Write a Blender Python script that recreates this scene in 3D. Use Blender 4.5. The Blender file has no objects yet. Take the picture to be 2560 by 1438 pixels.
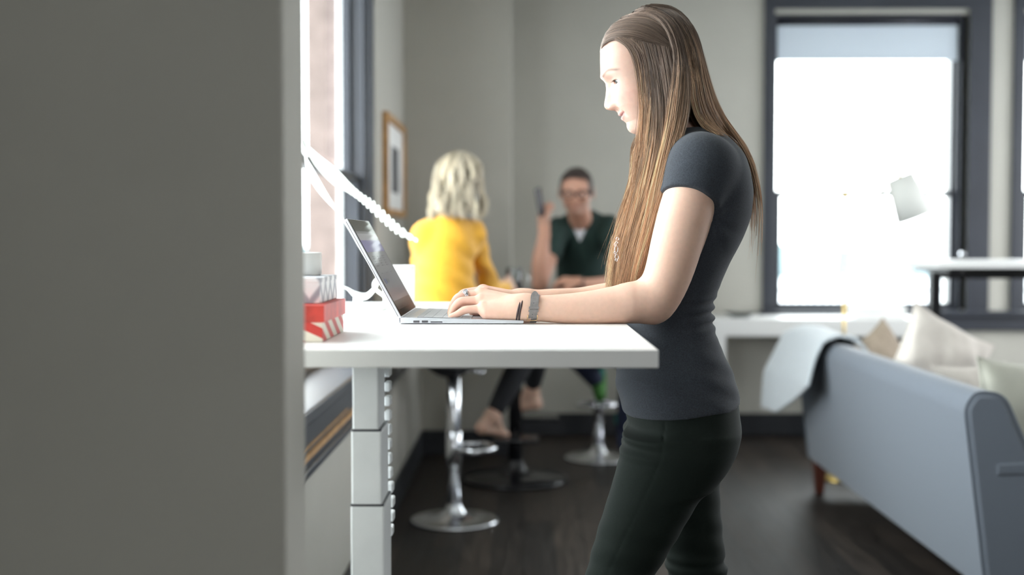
import bpy, math, random
import numpy as np
from mathutils import Matrix, Vector, Euler

C = bpy.context.scene
COL = C.collection
random.seed(7)
RNG = np.random.default_rng(7)
PI = math.pi

# ------------------------------------------------------------------ camera
F_PX, CX, CY = 3100.0, 1280.0, 719.0
CAM_Z = 1.25
cam_d = bpy.data.cameras.new('camera')
cam = bpy.data.objects.new('camera', cam_d)
COL.objects.link(cam)
cam_d.sensor_width = 36.0
cam_d.lens = F_PX / 2560.0 * 36.0
cam.location = (0, 0, CAM_Z)
cam.rotation_euler = (PI/2 - math.atan(119/F_PX), 0, math.atan(30/F_PX))
cam_d.clip_start = 0.05
cam_d.clip_end = 400
cam_d.dof.use_dof = True
cam_d.dof.focus_distance = 2.33
cam_d.dof.aperture_fstop = 2.0
C.camera = cam
CAMR = np.array(cam.rotation_euler.to_matrix())

def at(px, py, Y):
    """the point of the world plane y = Y seen at a photograph pixel"""
    d = CAMR @ np.array([(px-CX)/F_PX, -(py-CY)/F_PX, -1.0])
    s = Y / d[1]
    return np.array([d[0]*s, Y, CAM_Z + d[2]*s])

# ------------------------------------------------------------------ world, light, exposure
w = bpy.data.worlds.new('overcast_sky')
C.world = w
w.use_nodes = True
wn = w.node_tree
bg = wn.nodes['Background']
bg.inputs[0].default_value = (0.93, 0.965, 1.0, 1)
bg.inputs[1].default_value = 9.0
C.view_settings.view_transform = 'Standard'
C.view_settings.look = 'None'
C.view_settings.gamma = 1.0
C.view_settings.exposure = 0.50
C.view_settings.use_curve_mapping = False
C.cycles.use_denoising = True
C.cycles.max_bounces = 8
C.cycles.diffuse_bounces = 5
C.cycles.glossy_bounces = 4
C.cycles.transparent_max_bounces = 12
C.cycles.sample_clamp_indirect = 6.0
C.cycles.caustics_reflective = False
C.cycles.caustics_refractive = False
try:
    w.cycles.sampling_method = 'MANUAL'
    w.cycles.sample_map_resolution = 64
except Exception:
    pass

def portal(loc, rot, sx, sy):
    l = bpy.data.lights.new('daylight_portal', 'AREA')
    l.shape = 'RECTANGLE'; l.size = sx; l.size_y = sy
    l.cycles.is_portal = True
    o = bpy.data.objects.new('daylight_portal', l)
    o.location = loc; o.rotation_euler = rot
    COL.objects.link(o)

# window openings (left wall: y range; back wall: x range)
ZS, ZH = 0.80, 2.68
LEFT_WIN = [(3.70, 5.57), (1.57, 3.45)]
BACK_WIN = [(1.585, 2.775), (3.16, 4.35)]
NEAR_FILL_WIN = (1.6, 2.5)  # opening added in the unseen wall behind the camera for fill light
RIGHT_FILL_WIN = [(4.3, 5.8), (6.0, 7.5)]  # openings added in the unseen right wall to brighten the back wall
XL, XLL, YB, YN, XR, ZC = -0.70, -0.60, 7.93, -2.6, 5.0, 2.80
for y0, y1 in LEFT_WIN:
    portal((XL-0.16, (y0+y1)/2, (ZS+ZH)/2), (0, -PI/2, 0), ZH-ZS, y1-y0)
for x0, x1 in BACK_WIN:
    portal(((x0+x1)/2, YB+0.16, (ZS+ZH)/2), (-PI/2, 0, 0), x1-x0, ZH-ZS)
for y0, y1 in RIGHT_FILL_WIN:
    portal((XR+0.16, (y0+y1)/2, (ZS+ZH)/2), (0, PI/2, 0), ZH-ZS, y1-y0)
portal(((NEAR_FILL_WIN[0]+NEAR_FILL_WIN[1])/2, YN-0.1, 1.75), (PI/2, 0, 0), NEAR_FILL_WIN[1]-NEAR_FILL_WIN[0], 1.7)

# ------------------------------------------------------------------ materials
MATS = {}
def mat(name, col, rough=0.6, metal=0.0, spec=0.5, noise=None, bump=None, coat=0.0, sss=0.0,
        emit=None, attr=None, trans=0.0, sheen=0.0, alpha=1.0, ior=None):
    """noise=(scale, amount) colour mottling; bump=(scale, strength, distance)"""
    m = bpy.data.materials.new(name); m.use_nodes = True
    n, L = m.node_tree.nodes, m.node_tree.links
    b = n['Principled BSDF']
    b.inputs['Base Color'].default_value = (*col, 1)
    b.inputs['Roughness'].default_value = rough
    b.inputs['Metallic'].default_value = metal
    b.inputs['Specular IOR Level'].default_value = spec
    b.inputs['Coat Weight'].default_value = coat
    b.inputs['Sheen Weight'].default_value = sheen
    b.inputs['Transmission Weight'].default_value = trans
    if ior: b.inputs['IOR'].default_value = ior
    if sss:
        b.inputs['Subsurface Weight'].default_value = sss
        b.inputs['Subsurface Radius'].default_value = (0.012, 0.005, 0.003)
        b.inputs['Subsurface Scale'].default_value = 1.0
    if emit:
        b.inputs['Emission Color'].default_value = (*emit[0], 1)
        b.inputs['Emission Strength'].default_value = emit[1]
    tc = n.new('ShaderNodeTexCoord')
    src = None
    if attr:
        a = n.new('ShaderNodeAttribute'); a.attribute_name = attr
        src = a.outputs['Color']
        L.new(src, b.inputs['Base Color'])
    if noise:
        t = n.new('ShaderNodeTexNoise'); t.inputs['Scale'].default_value = noise[0]
        t.inputs['Detail'].default_value = 6
        L.new(tc.outputs['Object'], t.inputs['Vector'])
        mr = n.new('ShaderNodeMapRange')
        mr.inputs['From Min'].default_value = 0.3; mr.inputs['From Max'].default_value = 0.7
        mr.inputs['To Min'].default_value = 1-noise[1]; mr.inputs['To Max'].default_value = 1+noise[1]
        L.new(t.outputs['Fac'], mr.inputs['Value'])
        mx = n.new('ShaderNodeVectorMath'); mx.operation = 'SCALE'
        if src is not None: L.new(src, mx.inputs[0])
        else: mx.inputs[0].default_value = col
        L.new(mr.outputs[0], mx.inputs['Scale'])
        L.new(mx.outputs[0], b.inputs['Base Color'])
    if bump:
        t = n.new('ShaderNodeTexNoise'); t.inputs['Scale'].default_value = bump[0]
        t.inputs['Detail'].default_value = 4
        L.new(tc.outputs['Object'], t.inputs['Vector'])
        bp = n.new('ShaderNodeBump'); bp.inputs['Strength'].default_value = bump[1]
        bp.inputs['Distance'].default_value = bump[2]
        L.new(t.outputs['Fac'], bp.inputs['Height'])
        L.new(bp.outputs[0], b.inputs['Normal'])
    MATS[name] = m
    return m

def srgb(r, g, b):
    f = lambda c: (c/255/12.92) if c/255 <= 0.04045 else ((c/255+0.055)/1.055)**2.4
    return (f(r), f(g), f(b))

M_WALL = mat('wall_paint', (0.46, 0.447, 0.40), 0.85, noise=(3, 0.03), bump=(220, 0.08, 0.002))
M_CEIL = mat('ceiling_paint', (0.75, 0.74, 0.70), 0.9, noise=(2, 0.02))
M_BLACK = mat('black_trim_paint', (0.030, 0.034, 0.045), 0.38, noise=(5, 0.1))
M_BASEB = mat('baseboard_paint', (0.014, 0.016, 0.020), 0.5, noise=(5, 0.1))
M_WHITE = mat('white_laminate', (0.84, 0.835, 0.82), 0.35, noise=(4, 0.01))
M_METALW = mat('white_powder_coat', (0.86, 0.88, 0.88), 0.3, noise=(30, 0.02))
M_CHROME = mat('chrome', (0.72, 0.73, 0.76), 0.20, metal=1.0, noise=(10, 0.02))
M_BRASS = mat('brass', (0.65, 0.48, 0.18), 0.25, metal=1.0, noise=(20, 0.05))
M_GLOSSBLACK = mat('gloss_black', (0.010, 0.010, 0.012), 0.22, noise=(6, 0.1))
M_SEAM = mat('dark_plastic', (0.012, 0.012, 0.020), 0.4, noise=(20, 0.1))
M_BRICKOUT = mat('outside_brick', (0.27, 0.205, 0.185), 0.9, noise=(9, 0.2))
M_OUTW = mat('outside_stone', (0.5, 0.52, 0.54), 0.9, noise=(2, 0.05))
M_WOODF = mat('oak_frame', (0.42, 0.23, 0.085), 0.5, noise=(14, 0.2))
M_PAPER = mat('white_paper', (0.82, 0.82, 0.80), 0.7, noise=(10, 0.02))

def floor_material():
    m = bpy.data.materials.new('dark_wood_planks'); m.use_nodes = True
    n, L = m.node_tree.nodes, m.node_tree.links
    b = n['Principled BSDF']
    tc = n.new('ShaderNodeTexCoord'); mp = n.new('ShaderNodeMapping')
    mp.inputs['Rotation'].default_value = (0, 0, PI/2)
    L.new(tc.outputs['Object'], mp.inputs['Vector'])
    br = n.new('ShaderNodeTexBrick')
    br.offset = 0.37
    br.inputs['Color1'].default_value = (0.034, 0.026, 0.021, 1)
    br.inputs['Color2'].default_value = (0.014, 0.012, 0.011, 1)
    br.inputs['Mortar'].default_value = (0.004, 0.004, 0.004, 1)
    br.inputs['Scale'].default_value = 1.0
    br.inputs['Mortar Size'].default_value = 0.0025
    br.inputs['Brick Width'].default_value = 1.25
    br.inputs['Row Height'].default_value = 0.125
    L.new(mp.outputs[0], br.inputs['Vector'])
    mp2 = n.new('ShaderNodeMapping'); mp2.inputs['Scale'].default_value = (14, 1.2, 1)
    L.new(tc.outputs['Object'], mp2.inputs['Vector'])
    nz = n.new('ShaderNodeTexNoise'); nz.inputs['Scale'].default_value = 3; nz.inputs['Detail'].default_value = 7
    L.new(mp2.outputs[0], nz.inputs['Vector'])
    mr = n.new('ShaderNodeMapRange')
    mr.inputs['From Min'].default_value = 0.3; mr.inputs['From Max'].default_value = 0.7
    mr.inputs['To Min'].default_value = 0.55; mr.inputs['To Max'].default_value = 1.6
    L.new(nz.outputs['Fac'], mr.inputs['Value'])
    sc = n.new('ShaderNodeVectorMath'); sc.operation = 'SCALE'
    L.new(br.outputs['Color'], sc.inputs[0]); L.new(mr.outputs[0], sc.inputs['Scale'])
    L.new(sc.outputs[0], b.inputs['Base Color'])
    mr2 = n.new('ShaderNodeMapRange')
    mr2.inputs['To Min'].default_value = 0.42; mr2.inputs['To Max'].default_value = 0.62
    b.inputs['Specular IOR Level'].default_value = 0.2
    L.new(nz.outputs['Fac'], mr2.inputs['Value']); L.new(mr2.outputs[0], b.inputs['Roughness'])
    bp = n.new('ShaderNodeBump'); bp.inputs['Strength'].default_value = 0.35; bp.inputs['Distance'].default_value = 0.002
    L.new(nz.outputs['Fac'], bp.inputs['Height']); L.new(bp.outputs[0], b.inputs['Normal'])
    return m

def pane_material():
    m = bpy.data.materials.new('window_glass'); m.use_nodes = True
    n, L = m.node_tree.nodes, m.node_tree.links
    for x in list(n):
        if x.type != 'OUTPUT_MATERIAL': n.remove(x)
    out = [x for x in n if x.type == 'OUTPUT_MATERIAL'][0]
    tr = n.new('ShaderNodeBsdfTransparent'); tr.inputs[0].default_value = (0.96, 0.98, 0.97, 1)
    gl = n.new('ShaderNodeBsdfGlossy'); gl.inputs['Roughness'].default_value = 0.02
    fr = n.new('ShaderNodeFresnel'); fr.inputs[0].default_value = 1.25
    mx = n.new('ShaderNodeMixShader')
    ge = n.new('ShaderNodeNewGeometry'); sb = n.new('ShaderNodeMath'); sb.operation = 'SUBTRACT'; sb.inputs[0].default_value = 1.0
    L.new(ge.outputs['Backfacing'], sb.inputs[1])
    ml = n.new('ShaderNodeMath'); ml.operation = 'MULTIPLY'; L.new(fr.outputs[0], ml.inputs[0]); L.new(sb.outputs[0], ml.inputs[1])
    L.new(ml.outputs[0], mx.inputs[0]); L.new(tr.outputs[0], mx.inputs[1]); L.new(gl.outputs[0], mx.inputs[2])
    L.new(mx.outputs[0], out.inputs[0])
    return m

def translucent_material(name, col, amt=0.5):
    m = bpy.data.materials.new(name); m.use_nodes = True
    n, L = m.node_tree.nodes, m.node_tree.links
    b = n['Principled BSDF']; b.inputs['Base Color'].default_value = (*col, 1); b.inputs['Roughness'].default_value = 0.8
    out = [x for x in n if x.type == 'OUTPUT_MATERIAL'][0]
    tc = n.new('ShaderNodeTexCoord'); nz = n.new('ShaderNodeTexNoise'); nz.inputs['Scale'].default_value = 90
    L.new(tc.outputs['Object'], nz.inputs['Vector'])
    bp = n.new('ShaderNodeBump'); bp.inputs['Strength'].default_value = 0.1; bp.inputs['Distance'].default_value = 0.001
    L.new(nz.outputs['Fac'], bp.inputs['Height']); L.new(bp.outputs[0], b.inputs['Normal'])
    t = n.new('ShaderNodeBsdfTranslucent'); t.inputs[0].default_value = (*col, 1)
    mx = n.new('ShaderNodeMixShader'); mx.inputs[0].default_value = amt
    L.new(b.outputs[0], mx.inputs[1]); L.new(t.outputs[0], mx.inputs[2]); L.new(mx.outputs[0], out.inputs[0])
    return m

def thin_glass(name):
    m = bpy.data.materials.new(name); m.use_nodes = True
    n, L = m.node_tree.nodes, m.node_tree.links
    for x in list(n):
        if x.type != 'OUTPUT_MATERIAL': n.remove(x)
    out = [x for x in n if x.type == 'OUTPUT_MATERIAL'][0]
    tr = n.new('ShaderNodeBsdfTransparent'); tr.inputs[0].default_value = (0.90, 0.92, 0.93, 1)
    gl = n.new('ShaderNodeBsdfGlossy'); gl.inputs['Roughness'].default_value = 0.04
    lw = n.new('ShaderNodeLayerWeight'); lw.inputs[0].default_value = 0.35
    mx = n.new('ShaderNodeMixShader')
    L.new(lw.outputs['Fresnel'], mx.inputs[0]); L.new(tr.outputs[0], mx.inputs[1]); L.new(gl.outputs[0], mx.inputs[2])
    L.new(mx.outputs[0], out.inputs[0])
    return m
M_FLOOR = floor_material()
M_PANE = pane_material()
M_SHADE = translucent_material('roller_shade_fabric', (0.62, 0.68, 0.74), 0.12)
M_LAMPSHADE = translucent_material('white_linen_shade', (0.80, 0.80, 0.76), 0.12)

# ------------------------------------------------------------------ mesh helpers
def obj_from(name, verts, faces, m, parent=None, smooth=False, mats=None, fmat=None):
    me = bpy.data.meshes.new(name)
    me.from_pydata([tuple(map(float, v)) for v in verts], [], faces)
    if mats:
        for x in mats: me.materials.append(x)
        if fmat: me.polygons.foreach_set('material_index', fmat)
    elif m: me.materials.append(m)
    if smooth: me.polygons.foreach_set('use_smooth', [True]*len(me.polygons))
    me.update()
    o = bpy.data.objects.new(name, me); COL.objects.link(o)
    if parent is not None: o.parent = parent
    return o

def np_obj(name, V, Fq, m, parent=None, smooth=True, colors=None, nside=4):
    """fast mesh from numpy arrays: V (n,3), Fq (k,nside)"""
    me = bpy.data.meshes.new(name)
    me.vertices.add(len(V)); me.vertices.foreach_set('co', np.ascontiguousarray(V, dtype=np.float32).ravel())
    k = len(Fq)
    me.loops.add(k*nside); me.loops.foreach_set('vertex_index', np.ascontiguousarray(Fq, dtype=np.int32).ravel())
    me.polygons.add(k); me.polygons.foreach_set('loop_start', np.arange(0, k*nside, nside, dtype=np.int32))
    me.polygons.foreach_set('use_smooth', np.full(k, smooth))
    me.materials.append(m)
    me.update(calc_edges=True)
    if colors is not None:
        a = me.color_attributes.new('tint', 'FLOAT_COLOR', 'POINT')
        cc = np.ones((len(V), 4), dtype=np.float32); cc[:, :3] = colors
        a.data.foreach_set('color', cc.ravel())
    o = bpy.data.objects.new(name, me); COL.objects.link(o)
    if parent is not None: o.parent = parent
    return o

class MB:
    """collects shapes and links them as one mesh object"""
    def __init__(s): s.v = []; s.f = []; s.sm = []
    def add(s, V, Fs, smooth=False, mx=None):
        b = len(s.v)
        for v in V:
            v = Vector(v)
            if mx is not None: v = mx @ v
            s.v.append(v)
        for f in Fs: s.f.append([b+i for i in f]); s.sm.append(smooth)
        return s
    def box(s, lo, hi, mx=None):
        x0, y0, z0 = lo; x1, y1, z1 = hi
        V = [(x0,y0,z0),(x1,y0,z0),(x1,y1,z0),(x0,y1,z0),(x0,y0,z1),(x1,y0,z1),(x1,y1,z1),(x0,y1,z1)]
        return s.add(V, [(0,3,2,1),(4,5,6,7),(0,1,5,4),(1,2,6,5),(2,3,7,6),(3,0,4,7)], mx=mx)
    def bbox(s, lo, hi, r=0.003, mx=None, n=2):
        """box with rounded vertical+horizontal edges (superellipsoid-free chamfer)"""
        import bmesh
        bm = bmesh.new()
        bmesh.ops.create_cube(bm, size=1.0)
        for v in bm.verts:
            v.co = Vector([(lo[i]+hi[i])/2 + v.co[i]*(hi[i]-lo[i]) for i in range(3)])
        bmesh.ops.bevel(bm, geom=bm.edges[:], offset=r, segments=n, affect='EDGES', profile=0.5)
        V = [v.co.copy() for v in bm.verts]
        bm.verts.index_update()
        Fs = [[v.index for v in f.verts] for f in bm.faces]
        bm.free()
        return s.add(V, Fs, smooth=False, mx=mx)
    def lathe(s, prof, c=(0,0,0), n=40, smooth=True, mx=None):
        """prof: list of (r, z); closed at ends where r = 0"""
        V, Fs = [], []
        for r, z in prof:
            for i in range(n):
                a = 2*PI*i/n; V.append((c[0]+r*math.cos(a), c[1]+r*math.sin(a), c[2]+z))
        for j in range(len(prof)-1):
            for i in range(n):
                k = (i+1) % n
                Fs.append((j*n+i, j*n+k, (j+1)*n+k, (j+1)*n+i))
        if prof[0][0] > 1e-5: Fs.append(tuple(reversed(range(n))))
        if prof[-1][0] > 1e-5: Fs.append(tuple(range((len(prof)-1)*n, len(prof)*n)))
        return s.add(V, Fs, smooth, mx)
    def tube(s, pts, r, n=10, closed=False, mx=None, flat=1.0, cap=True):
        pts = [Vector(p) for p in pts]; m = len(pts)
        rs = r if isinstance(r, (list, tuple)) else [r]*m
        V, Fs = [], []
        up = None
        for i, p in enumerate(pts):
            a = pts[(i-1) % m] if (closed or i > 0) else p
            b = pts[(i+1) % m] if (closed or i < m-1) else p
            t = (b-a).normalized()
            if up is None:
                up = Vector((0,0,1)) if abs(t.z) < 0.9 else Vector((1,0,0))
            sd = t.cross(up).normalized(); up = sd.cross(t).normalized()
            for k in range(n):
                an = 2*PI*k/n
                V.append(p + sd*(math.cos(an)*rs[i]) + up*(math.sin(an)*rs[i]*flat))
        for i in range(m if closed else m-1):
            j = (i+1) % m
            for k in range(n):
                l = (k+1) % n
                Fs.append((i*n+k, i*n+l, j*n+l, j*n+k))
        if not closed and cap:
            Fs.append(tuple(reversed(range(n)))); Fs.append(tuple(range((m-1)*n, m*n)))
        return s.add(V, Fs, True, mx)
    def prism(s, poly, y0, y1, mx=None, smooth=False):
        """polygon of (x, z) extruded along y"""
        n = len(poly)
        V = [(x, y0, z) for x, z in poly] + [(x, y1, z) for x, z in poly]
        Fs = [tuple(range(n)), tuple(reversed(range(n, 2*n)))]
        for i in range(n):
            j = (i+1) % n
            Fs.append((i, i+n, j+n, j))
        return s.add(V, Fs, smooth, mx)
    def rprism(s, poly, y0, y1, r, n=5):
        """prism along y whose two end caps are rounded off by r"""
        P = np.array(poly); k = len(P)
        e = np.roll(P, -1, 0)-P; e /= np.linalg.norm(e, axis=1, keepdims=True)+1e-12
        nr = np.stack([-e[:, 1], e[:, 0]], 1); nv = nr+np.roll(nr, 1, 0); nv /= np.linalg.norm(nv, axis=1, keepdims=True)
        if ((P.mean(0)-P)*nv).sum() < 0: nv = -nv
        rings = []
        for j in range(n+1):
            a = PI/2*j/n; rings.append((y0+r*(1-math.sin(a)), r*(1-math.cos(PI/2-a))))
        rings = [(y0+r*(1-math.sin(PI/2*j/n)), r*(1-math.cos(PI/2*j/n))) for j in range(n, -1, -1)]
        rings += [(y0+y1-y, i) for y, i in reversed(rings)]
        V, Fs = [], []
        for y, i in rings:
            for q in P+nv*i: V.append((q[0], y, q[1]))
        for j in range(len(rings)-1):
            for i in range(k):
                l = (i+1) % k; Fs.append((j*k+i, j*k+l, (j+1)*k+l, (j+1)*k+i))
        s.add(V, Fs, True)
        b = len(s.v)-len(V)
        for off in (0, (len(rings)-1)*k):
            s.f.append([b+off+i for i in range(k)]); s.sm.append(False)
        return s
    def build(s, name, m, parent=None, bevel=0, seg=2, auto=False):
        o = obj_from(name, s.v, s.f, m, parent)
        o.data.polygons.foreach_set('use_smooth', s.sm)
        if bevel:
            md = o.modifiers.new('bevel', 'BEVEL'); md.width = bevel; md.segments = seg
            md.limit_method = 'ANGLE'; md.angle_limit = math.radians(40)
            md.harden_normals = False
        return o

def tag(o, label=None, cat=None, group=None, kind=None):
    if label: o['label'] = label
    if cat: o['category'] = cat
    if group: o['group'] = group
    if kind: o['kind'] = kind
    return o
def thing(name, loc, label, cat, group=None, rz=0):
    o = bpy.data.objects.new(name, None); COL.objects.link(o)
    o.empty_display_size = 0.05
    o.location = loc; o.rotation_euler = (0, 0, rz)
    return tag(o, label, cat, group)
def keep(o, parent):
    """parent an object whose mesh is in world coordinates to a thing without moving it"""
    o.parent = parent
    bpy.context.view_layer.update()
    o.matrix_parent_inverse = parent.matrix_world.inverted()
    return o
def copy_tree(o, parent=None):
    c = o.copy(); COL.objects.link(c)
    if parent is not None: c.parent = parent
    for ch in o.children: copy_tree(ch, c)
    return c
def structure(o): o['kind'] = 'structure'; return o

# ================================================================== THE ROOM
structure(MB().box((XL-0.5, YN-0.2, -0.05), (XR+0.2, YB+0.4, 0)).build('floor', M_FLOOR))
structure(MB().box((XL-0.5, YN-0.2, ZC), (XR+0.2, YB+0.4, ZC+0.08)).build('ceiling', M_CEIL))

def wall_segments(mb, u0, u1, wins, zs, zh, place, z0=0.0, z1=ZC):
    """wall boxes along u with rectangular openings; place(ua, ub, za, zb) adds one box"""
    cur = u0
    for a, b in sorted(wins):
        if a > cur: place(mb, cur, a, z0, z1)
        place(mb, a, b, z0, zs); place(mb, a, b, zh, z1)
        cur = b
    if cur < u1: place(mb, cur, u1, z0, z1)

mb = MB()
wall_segments(mb, YN, YB+0.2, LEFT_WIN, ZS-0.04, ZH, lambda m, a, b, c, d: m.box((XL-0.27, a, c), (XL, b, d)))
mb.box((XL, 1.54, 0), (XLL, 7.2, 0.60))                     # the thicker wall below the sill ledge
structure(mb.build('wall_left', M_WALL))
mb = MB()
wall_segments(mb, -0.076, XR, BACK_WIN, ZS-0.04, ZH, lambda m, a, b, c, d: m.box((a, YB, c), (b, YB+0.30, d)))
mb.box((XL, 7.2, 0), (-0.076, YB+0.2, ZC))                  # projecting pier at the left
structure(mb.build('wall_back', M_WALL))
mb = MB()
wall_segments(mb, YN, YB+0.3, RIGHT_FILL_WIN, ZS-0.04, ZH, lambda m, a, b, c, d: m.box((XR, a, c), (XR+0.2, b, d)))
structure(mb.build('wall_right', M_WALL))
for i_, (a, b) in enumerate(RIGHT_FILL_WIN):
    mb = MB()
    for (ya, yb, za, zb_) in ((a-0.08, a+0.03, ZS, ZH), (b-0.03, b+0.08, ZS, ZH), (a-0.08, b+0.08, ZH-0.03, ZH+0.09), (a-0.08, b+0.08, ZS-0.05, ZS+0.02), (a, b, 1.54, 1.58)):
        mb.box((XR-0.02, ya, za), (XR+0.08, yb, zb_))
    structure(mb.build('window_%d' % (6+i_), M_BLACK))  # frames of the added, unseen windows that light the back wall
mb = MB()
wall_segments(mb, XL-0.3, XR+0.2, [NEAR_FILL_WIN], 0.9, 2.6, lambda m, a, b, c, d: m.box((a, YN-0.2, c), (b, YN, d)))
structure(mb.build('wall_near', M_WALL))
structure(MB().box((XL-0.2, 1.40, 0), (-0.271, 1.53, ZC)).build('wall_partition', M_WALL, bevel=0.004))

# baseboards
structure(MB().box((XLL, 1.54, 0), (XLL+0.015, 7.2, 0.14)).build('baseboard_left', M_BASEB, bevel=0.003))
mb = MB().box((XLL, 7.185, 0), (-0.061, 7.2, 0.14)).box((-0.076, 7.2, 0), (-0.061, YB, 0.14))
structure(mb.build('baseboard_pier', M_BASEB, bevel=0.003))
structure(MB().box((-0.061, YB-0.015, 0), (XR, YB, 0.14)).build('baseboard_back', M_BASEB, bevel=0.003))

def sash_bars(mb, box4, a0, a1, z0, z1, d0, d1, t=0.035, tb=None):
    """rectangular sash: box4(a_lo, a_hi, z_lo, z_hi, d_lo, d_hi)"""
    tb = tb or t
    box4(mb, a0, a0+t, z0, z1, d0, d1); box4(mb, a1-t, a1, z0, z1, d0, d1)
    box4(mb, a0+t, a1-t, z0, z0+tb, d0, d1); box4(mb, a0+t, a1-t, z1-t, z1, d0, d1)

def left_window(idx, y0, y1):
    B = lambda m, a0, a1, z0, z1, d0, d1: m.box((XL-d1, a0, z0), (XL-d0, a1, z1))
    root = structure(thing('window_%d' % idx, (XL, (y0+y1)/2, ZS), None, None))
    def child(mb, name, m, bev=0.003): return keep(mb.build(name, m, None, bevel=bev), root)
    mb = MB()                                  # casing on the wall
    cw = 0.09
    B(mb, y0-cw, y0, ZS-0.02, ZH+cw, -0.02, 0); B(mb, y1, y1+cw, ZS-0.02, ZH+cw, -0.02, 0)
    B(mb, y0, y1, ZH, ZH+cw, -0.02, 0)
    child(mb, 'casing', M_BLACK)
    mb = MB()                                  # jambs
    B(mb, y0, y0+0.02, ZS, ZH, 0, 0.108); B(mb, y1-0.02, y1, ZS, ZH, 0, 0.108); B(mb, y0, y1, ZH-0.02, ZH, 0, 0.108)
    B(mb, y1-0.033, y1-0.02, ZS, ZH, 0.012, 0.022)
    child(mb, 'jamb', M_BLACK)
    mb = MB(); B(mb, y1-0.03, y1, ZS, ZH, 0.108, 0.135); B(mb, y0, y0+0.03, ZS, ZH, 0.108, 0.135)
    child(mb, 'outer_stop', M_METALW)
    mb = MB(); B(mb, y1-0.006, y1, ZS, ZH, 0.135, 0.27); B(mb, y0, y0+0.006, ZS, ZH, 0.135, 0.27); B(mb, y0, y1, ZS-0.04, ZS-0.005, 0.108, 0.30)
    child(mb, 'brick_reveal', M_BRICKOUT, 0)
    mb = MB(); sash_bars(mb, B, y0+0.02, y1-0.02, 1.505, ZH-0.02, 0.072, 0.104, 0.032); child(mb, 'upper_sash', M_BLACK)
    mb = MB(); sash_bars(mb, B, y0+0.02, y1-0.02, ZS, 1.535, 0.035, 0.068, 0.032, 0.06); child(mb, 'lower_sash', M_BLACK)
    mb = MB(); B(mb, y0+0.05, y1-0.05, 1.58, ZH-0.05, 0.086, 0.090); B(mb, y0+0.05, y1-0.05, ZS+0.05, 1.56, 0.050, 0.054)
    child(mb, 'pane', M_PANE, 0)
for i, (a, b) in enumerate(LEFT_WIN): left_window(i+1, a, b)
# long dark sill ledge with apron under the left windows
mb = MB()
mb.box((XL-0.10, 1.54, 0.76), (XLL+0.035, 5.75, 0.80))
structure(mb.build('trim_1', M_BLACK, bevel=0.006))
mb = MB().box((XL, 1.54, 0.60), (XLL+0.015, 7.19, 0.625)).box((XL+0.001, 1.54, 0.625), (XLL+0.012, 5.72, 0.76))
structure(mb.build('trim_2', M_BLACK, bevel=0.004))
mb = MB().box((XLL+0.012, 2.2, 0.655), (XLL+0.020, 4.35, 0.672)).box((XLL+0.012, 2.4, 0.685), (XLL+0.016, 4.1, 0.690))
structure(mb.build('painted_reflection', M_WOODF))  # wood-coloured strips stand in for orange reflections on the dark apron

def back_window(idx, x0, x1):
    B = lambda m, a0, a1, z0, z1, d0, d1: m.box((a0, YB+d0, z0), (a1, YB+d1, z1))
    root = structure(thing('window_%d' % idx, ((x0+x1)/2, YB, ZS), None, None))
    def child(mb, name, m, bev=0.003, label=None):
        o = keep(mb.build(name, m, None, bevel=bev), root)
        if label: o['label'] = label
        return o
    mb = MB(); cw = 0.085; cr = 0.14
    B(mb, x0-cw+0.02, x0, ZS-0.02, ZH+cw, -0.025, 0); B(mb, x1+0.04, x1+0.04+cr, ZS-0.02, ZH+cw, -0.025, 0)
    B(mb, x0-cw+0.02, x1+0.04+cr, ZH+0.03, ZH+cw+0.03, -0.026, 0)
    child(mb, 'casing', M_BLACK)
    mb = MB()
    B(mb, x0, x0+0.02, ZS, ZH, 0, 0.22); B(mb, x1-0.01, x1+0.04, ZS, ZH, 0, 0.22); B(mb, x0, x1, ZH-0.02, ZH, 0, 0.22)
    B(mb, x1-0.030, x1-0.01, ZS, ZH, 0.03, 0.045)
    B(mb, x0+0.02, x1, ZS-0.02, ZS+0.005, 0, 0.22)
    child(mb, 'jamb', M_BLACK)
    mb = MB(); sash_bars(mb, B, x0-0.005, x1-0.005, 1.53, ZH-0.02, 0.085, 0.12, 0.035); child(mb, 'upper_sash', M_BLACK)
    mb = MB(); sash_bars(mb, B, x0+0.02, x1-0.012, ZS, 1.565, 0.045, 0.08, 0.038, 0.045); child(mb, 'lower_sash', M_BLACK)
    mb = MB(); B(mb, x0+0.03, x1-0.03, 1.55, ZH-0.05, 0.10, 0.104); B(mb, x0+0.05, x1-0.04, ZS+0.04, 1.54, 0.060, 0.064)
    child(mb, 'pane', M_PANE, 0)
    mb = MB(); B(mb, x0+0.01, x1-0.02, 2.40, ZH-0.03, 0.028, 0.032)
    B(mb, x0+0.01, x1-0.02, 2.39, 2.405, 0.024, 0.036)
    child(mb, 'roller_shade', M_SHADE, 0)
    mb = MB().lathe([(0.0, 0), (0.024, 0), (0.024, x1-x0-0.03), (0, x1-x0-0.03)], mx=Matrix.Translation((x0+0.01, YB+0.028, ZH-0.045)) @ Matrix.Rotation(PI/2, 4, 'Y'), n=16)
    child(mb, 'shade_roller', M_SEAM, 0)
    mb = MB().lathe([(0, 0), (0.02, 0), (0.02, 0.02), (0.008, 0.05), (0, 0.05)], mx=Matrix.Translation((x1+0.012, YB, 1.16)) @ Matrix.Rotation(PI/2, 4, 'X'), n=12)
    child(mb, 'sash_latch', M_CHROME, 0)
for i, (a, b) in enumerate(BACK_WIN): back_window(i+3, a, b)
mb = MB().box((1.50, YB-0.07, 0.765), (4.6, YB+0.02, 0.80))
structure(mb.build('trim_4', M_BLACK, bevel=0.006))
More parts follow.
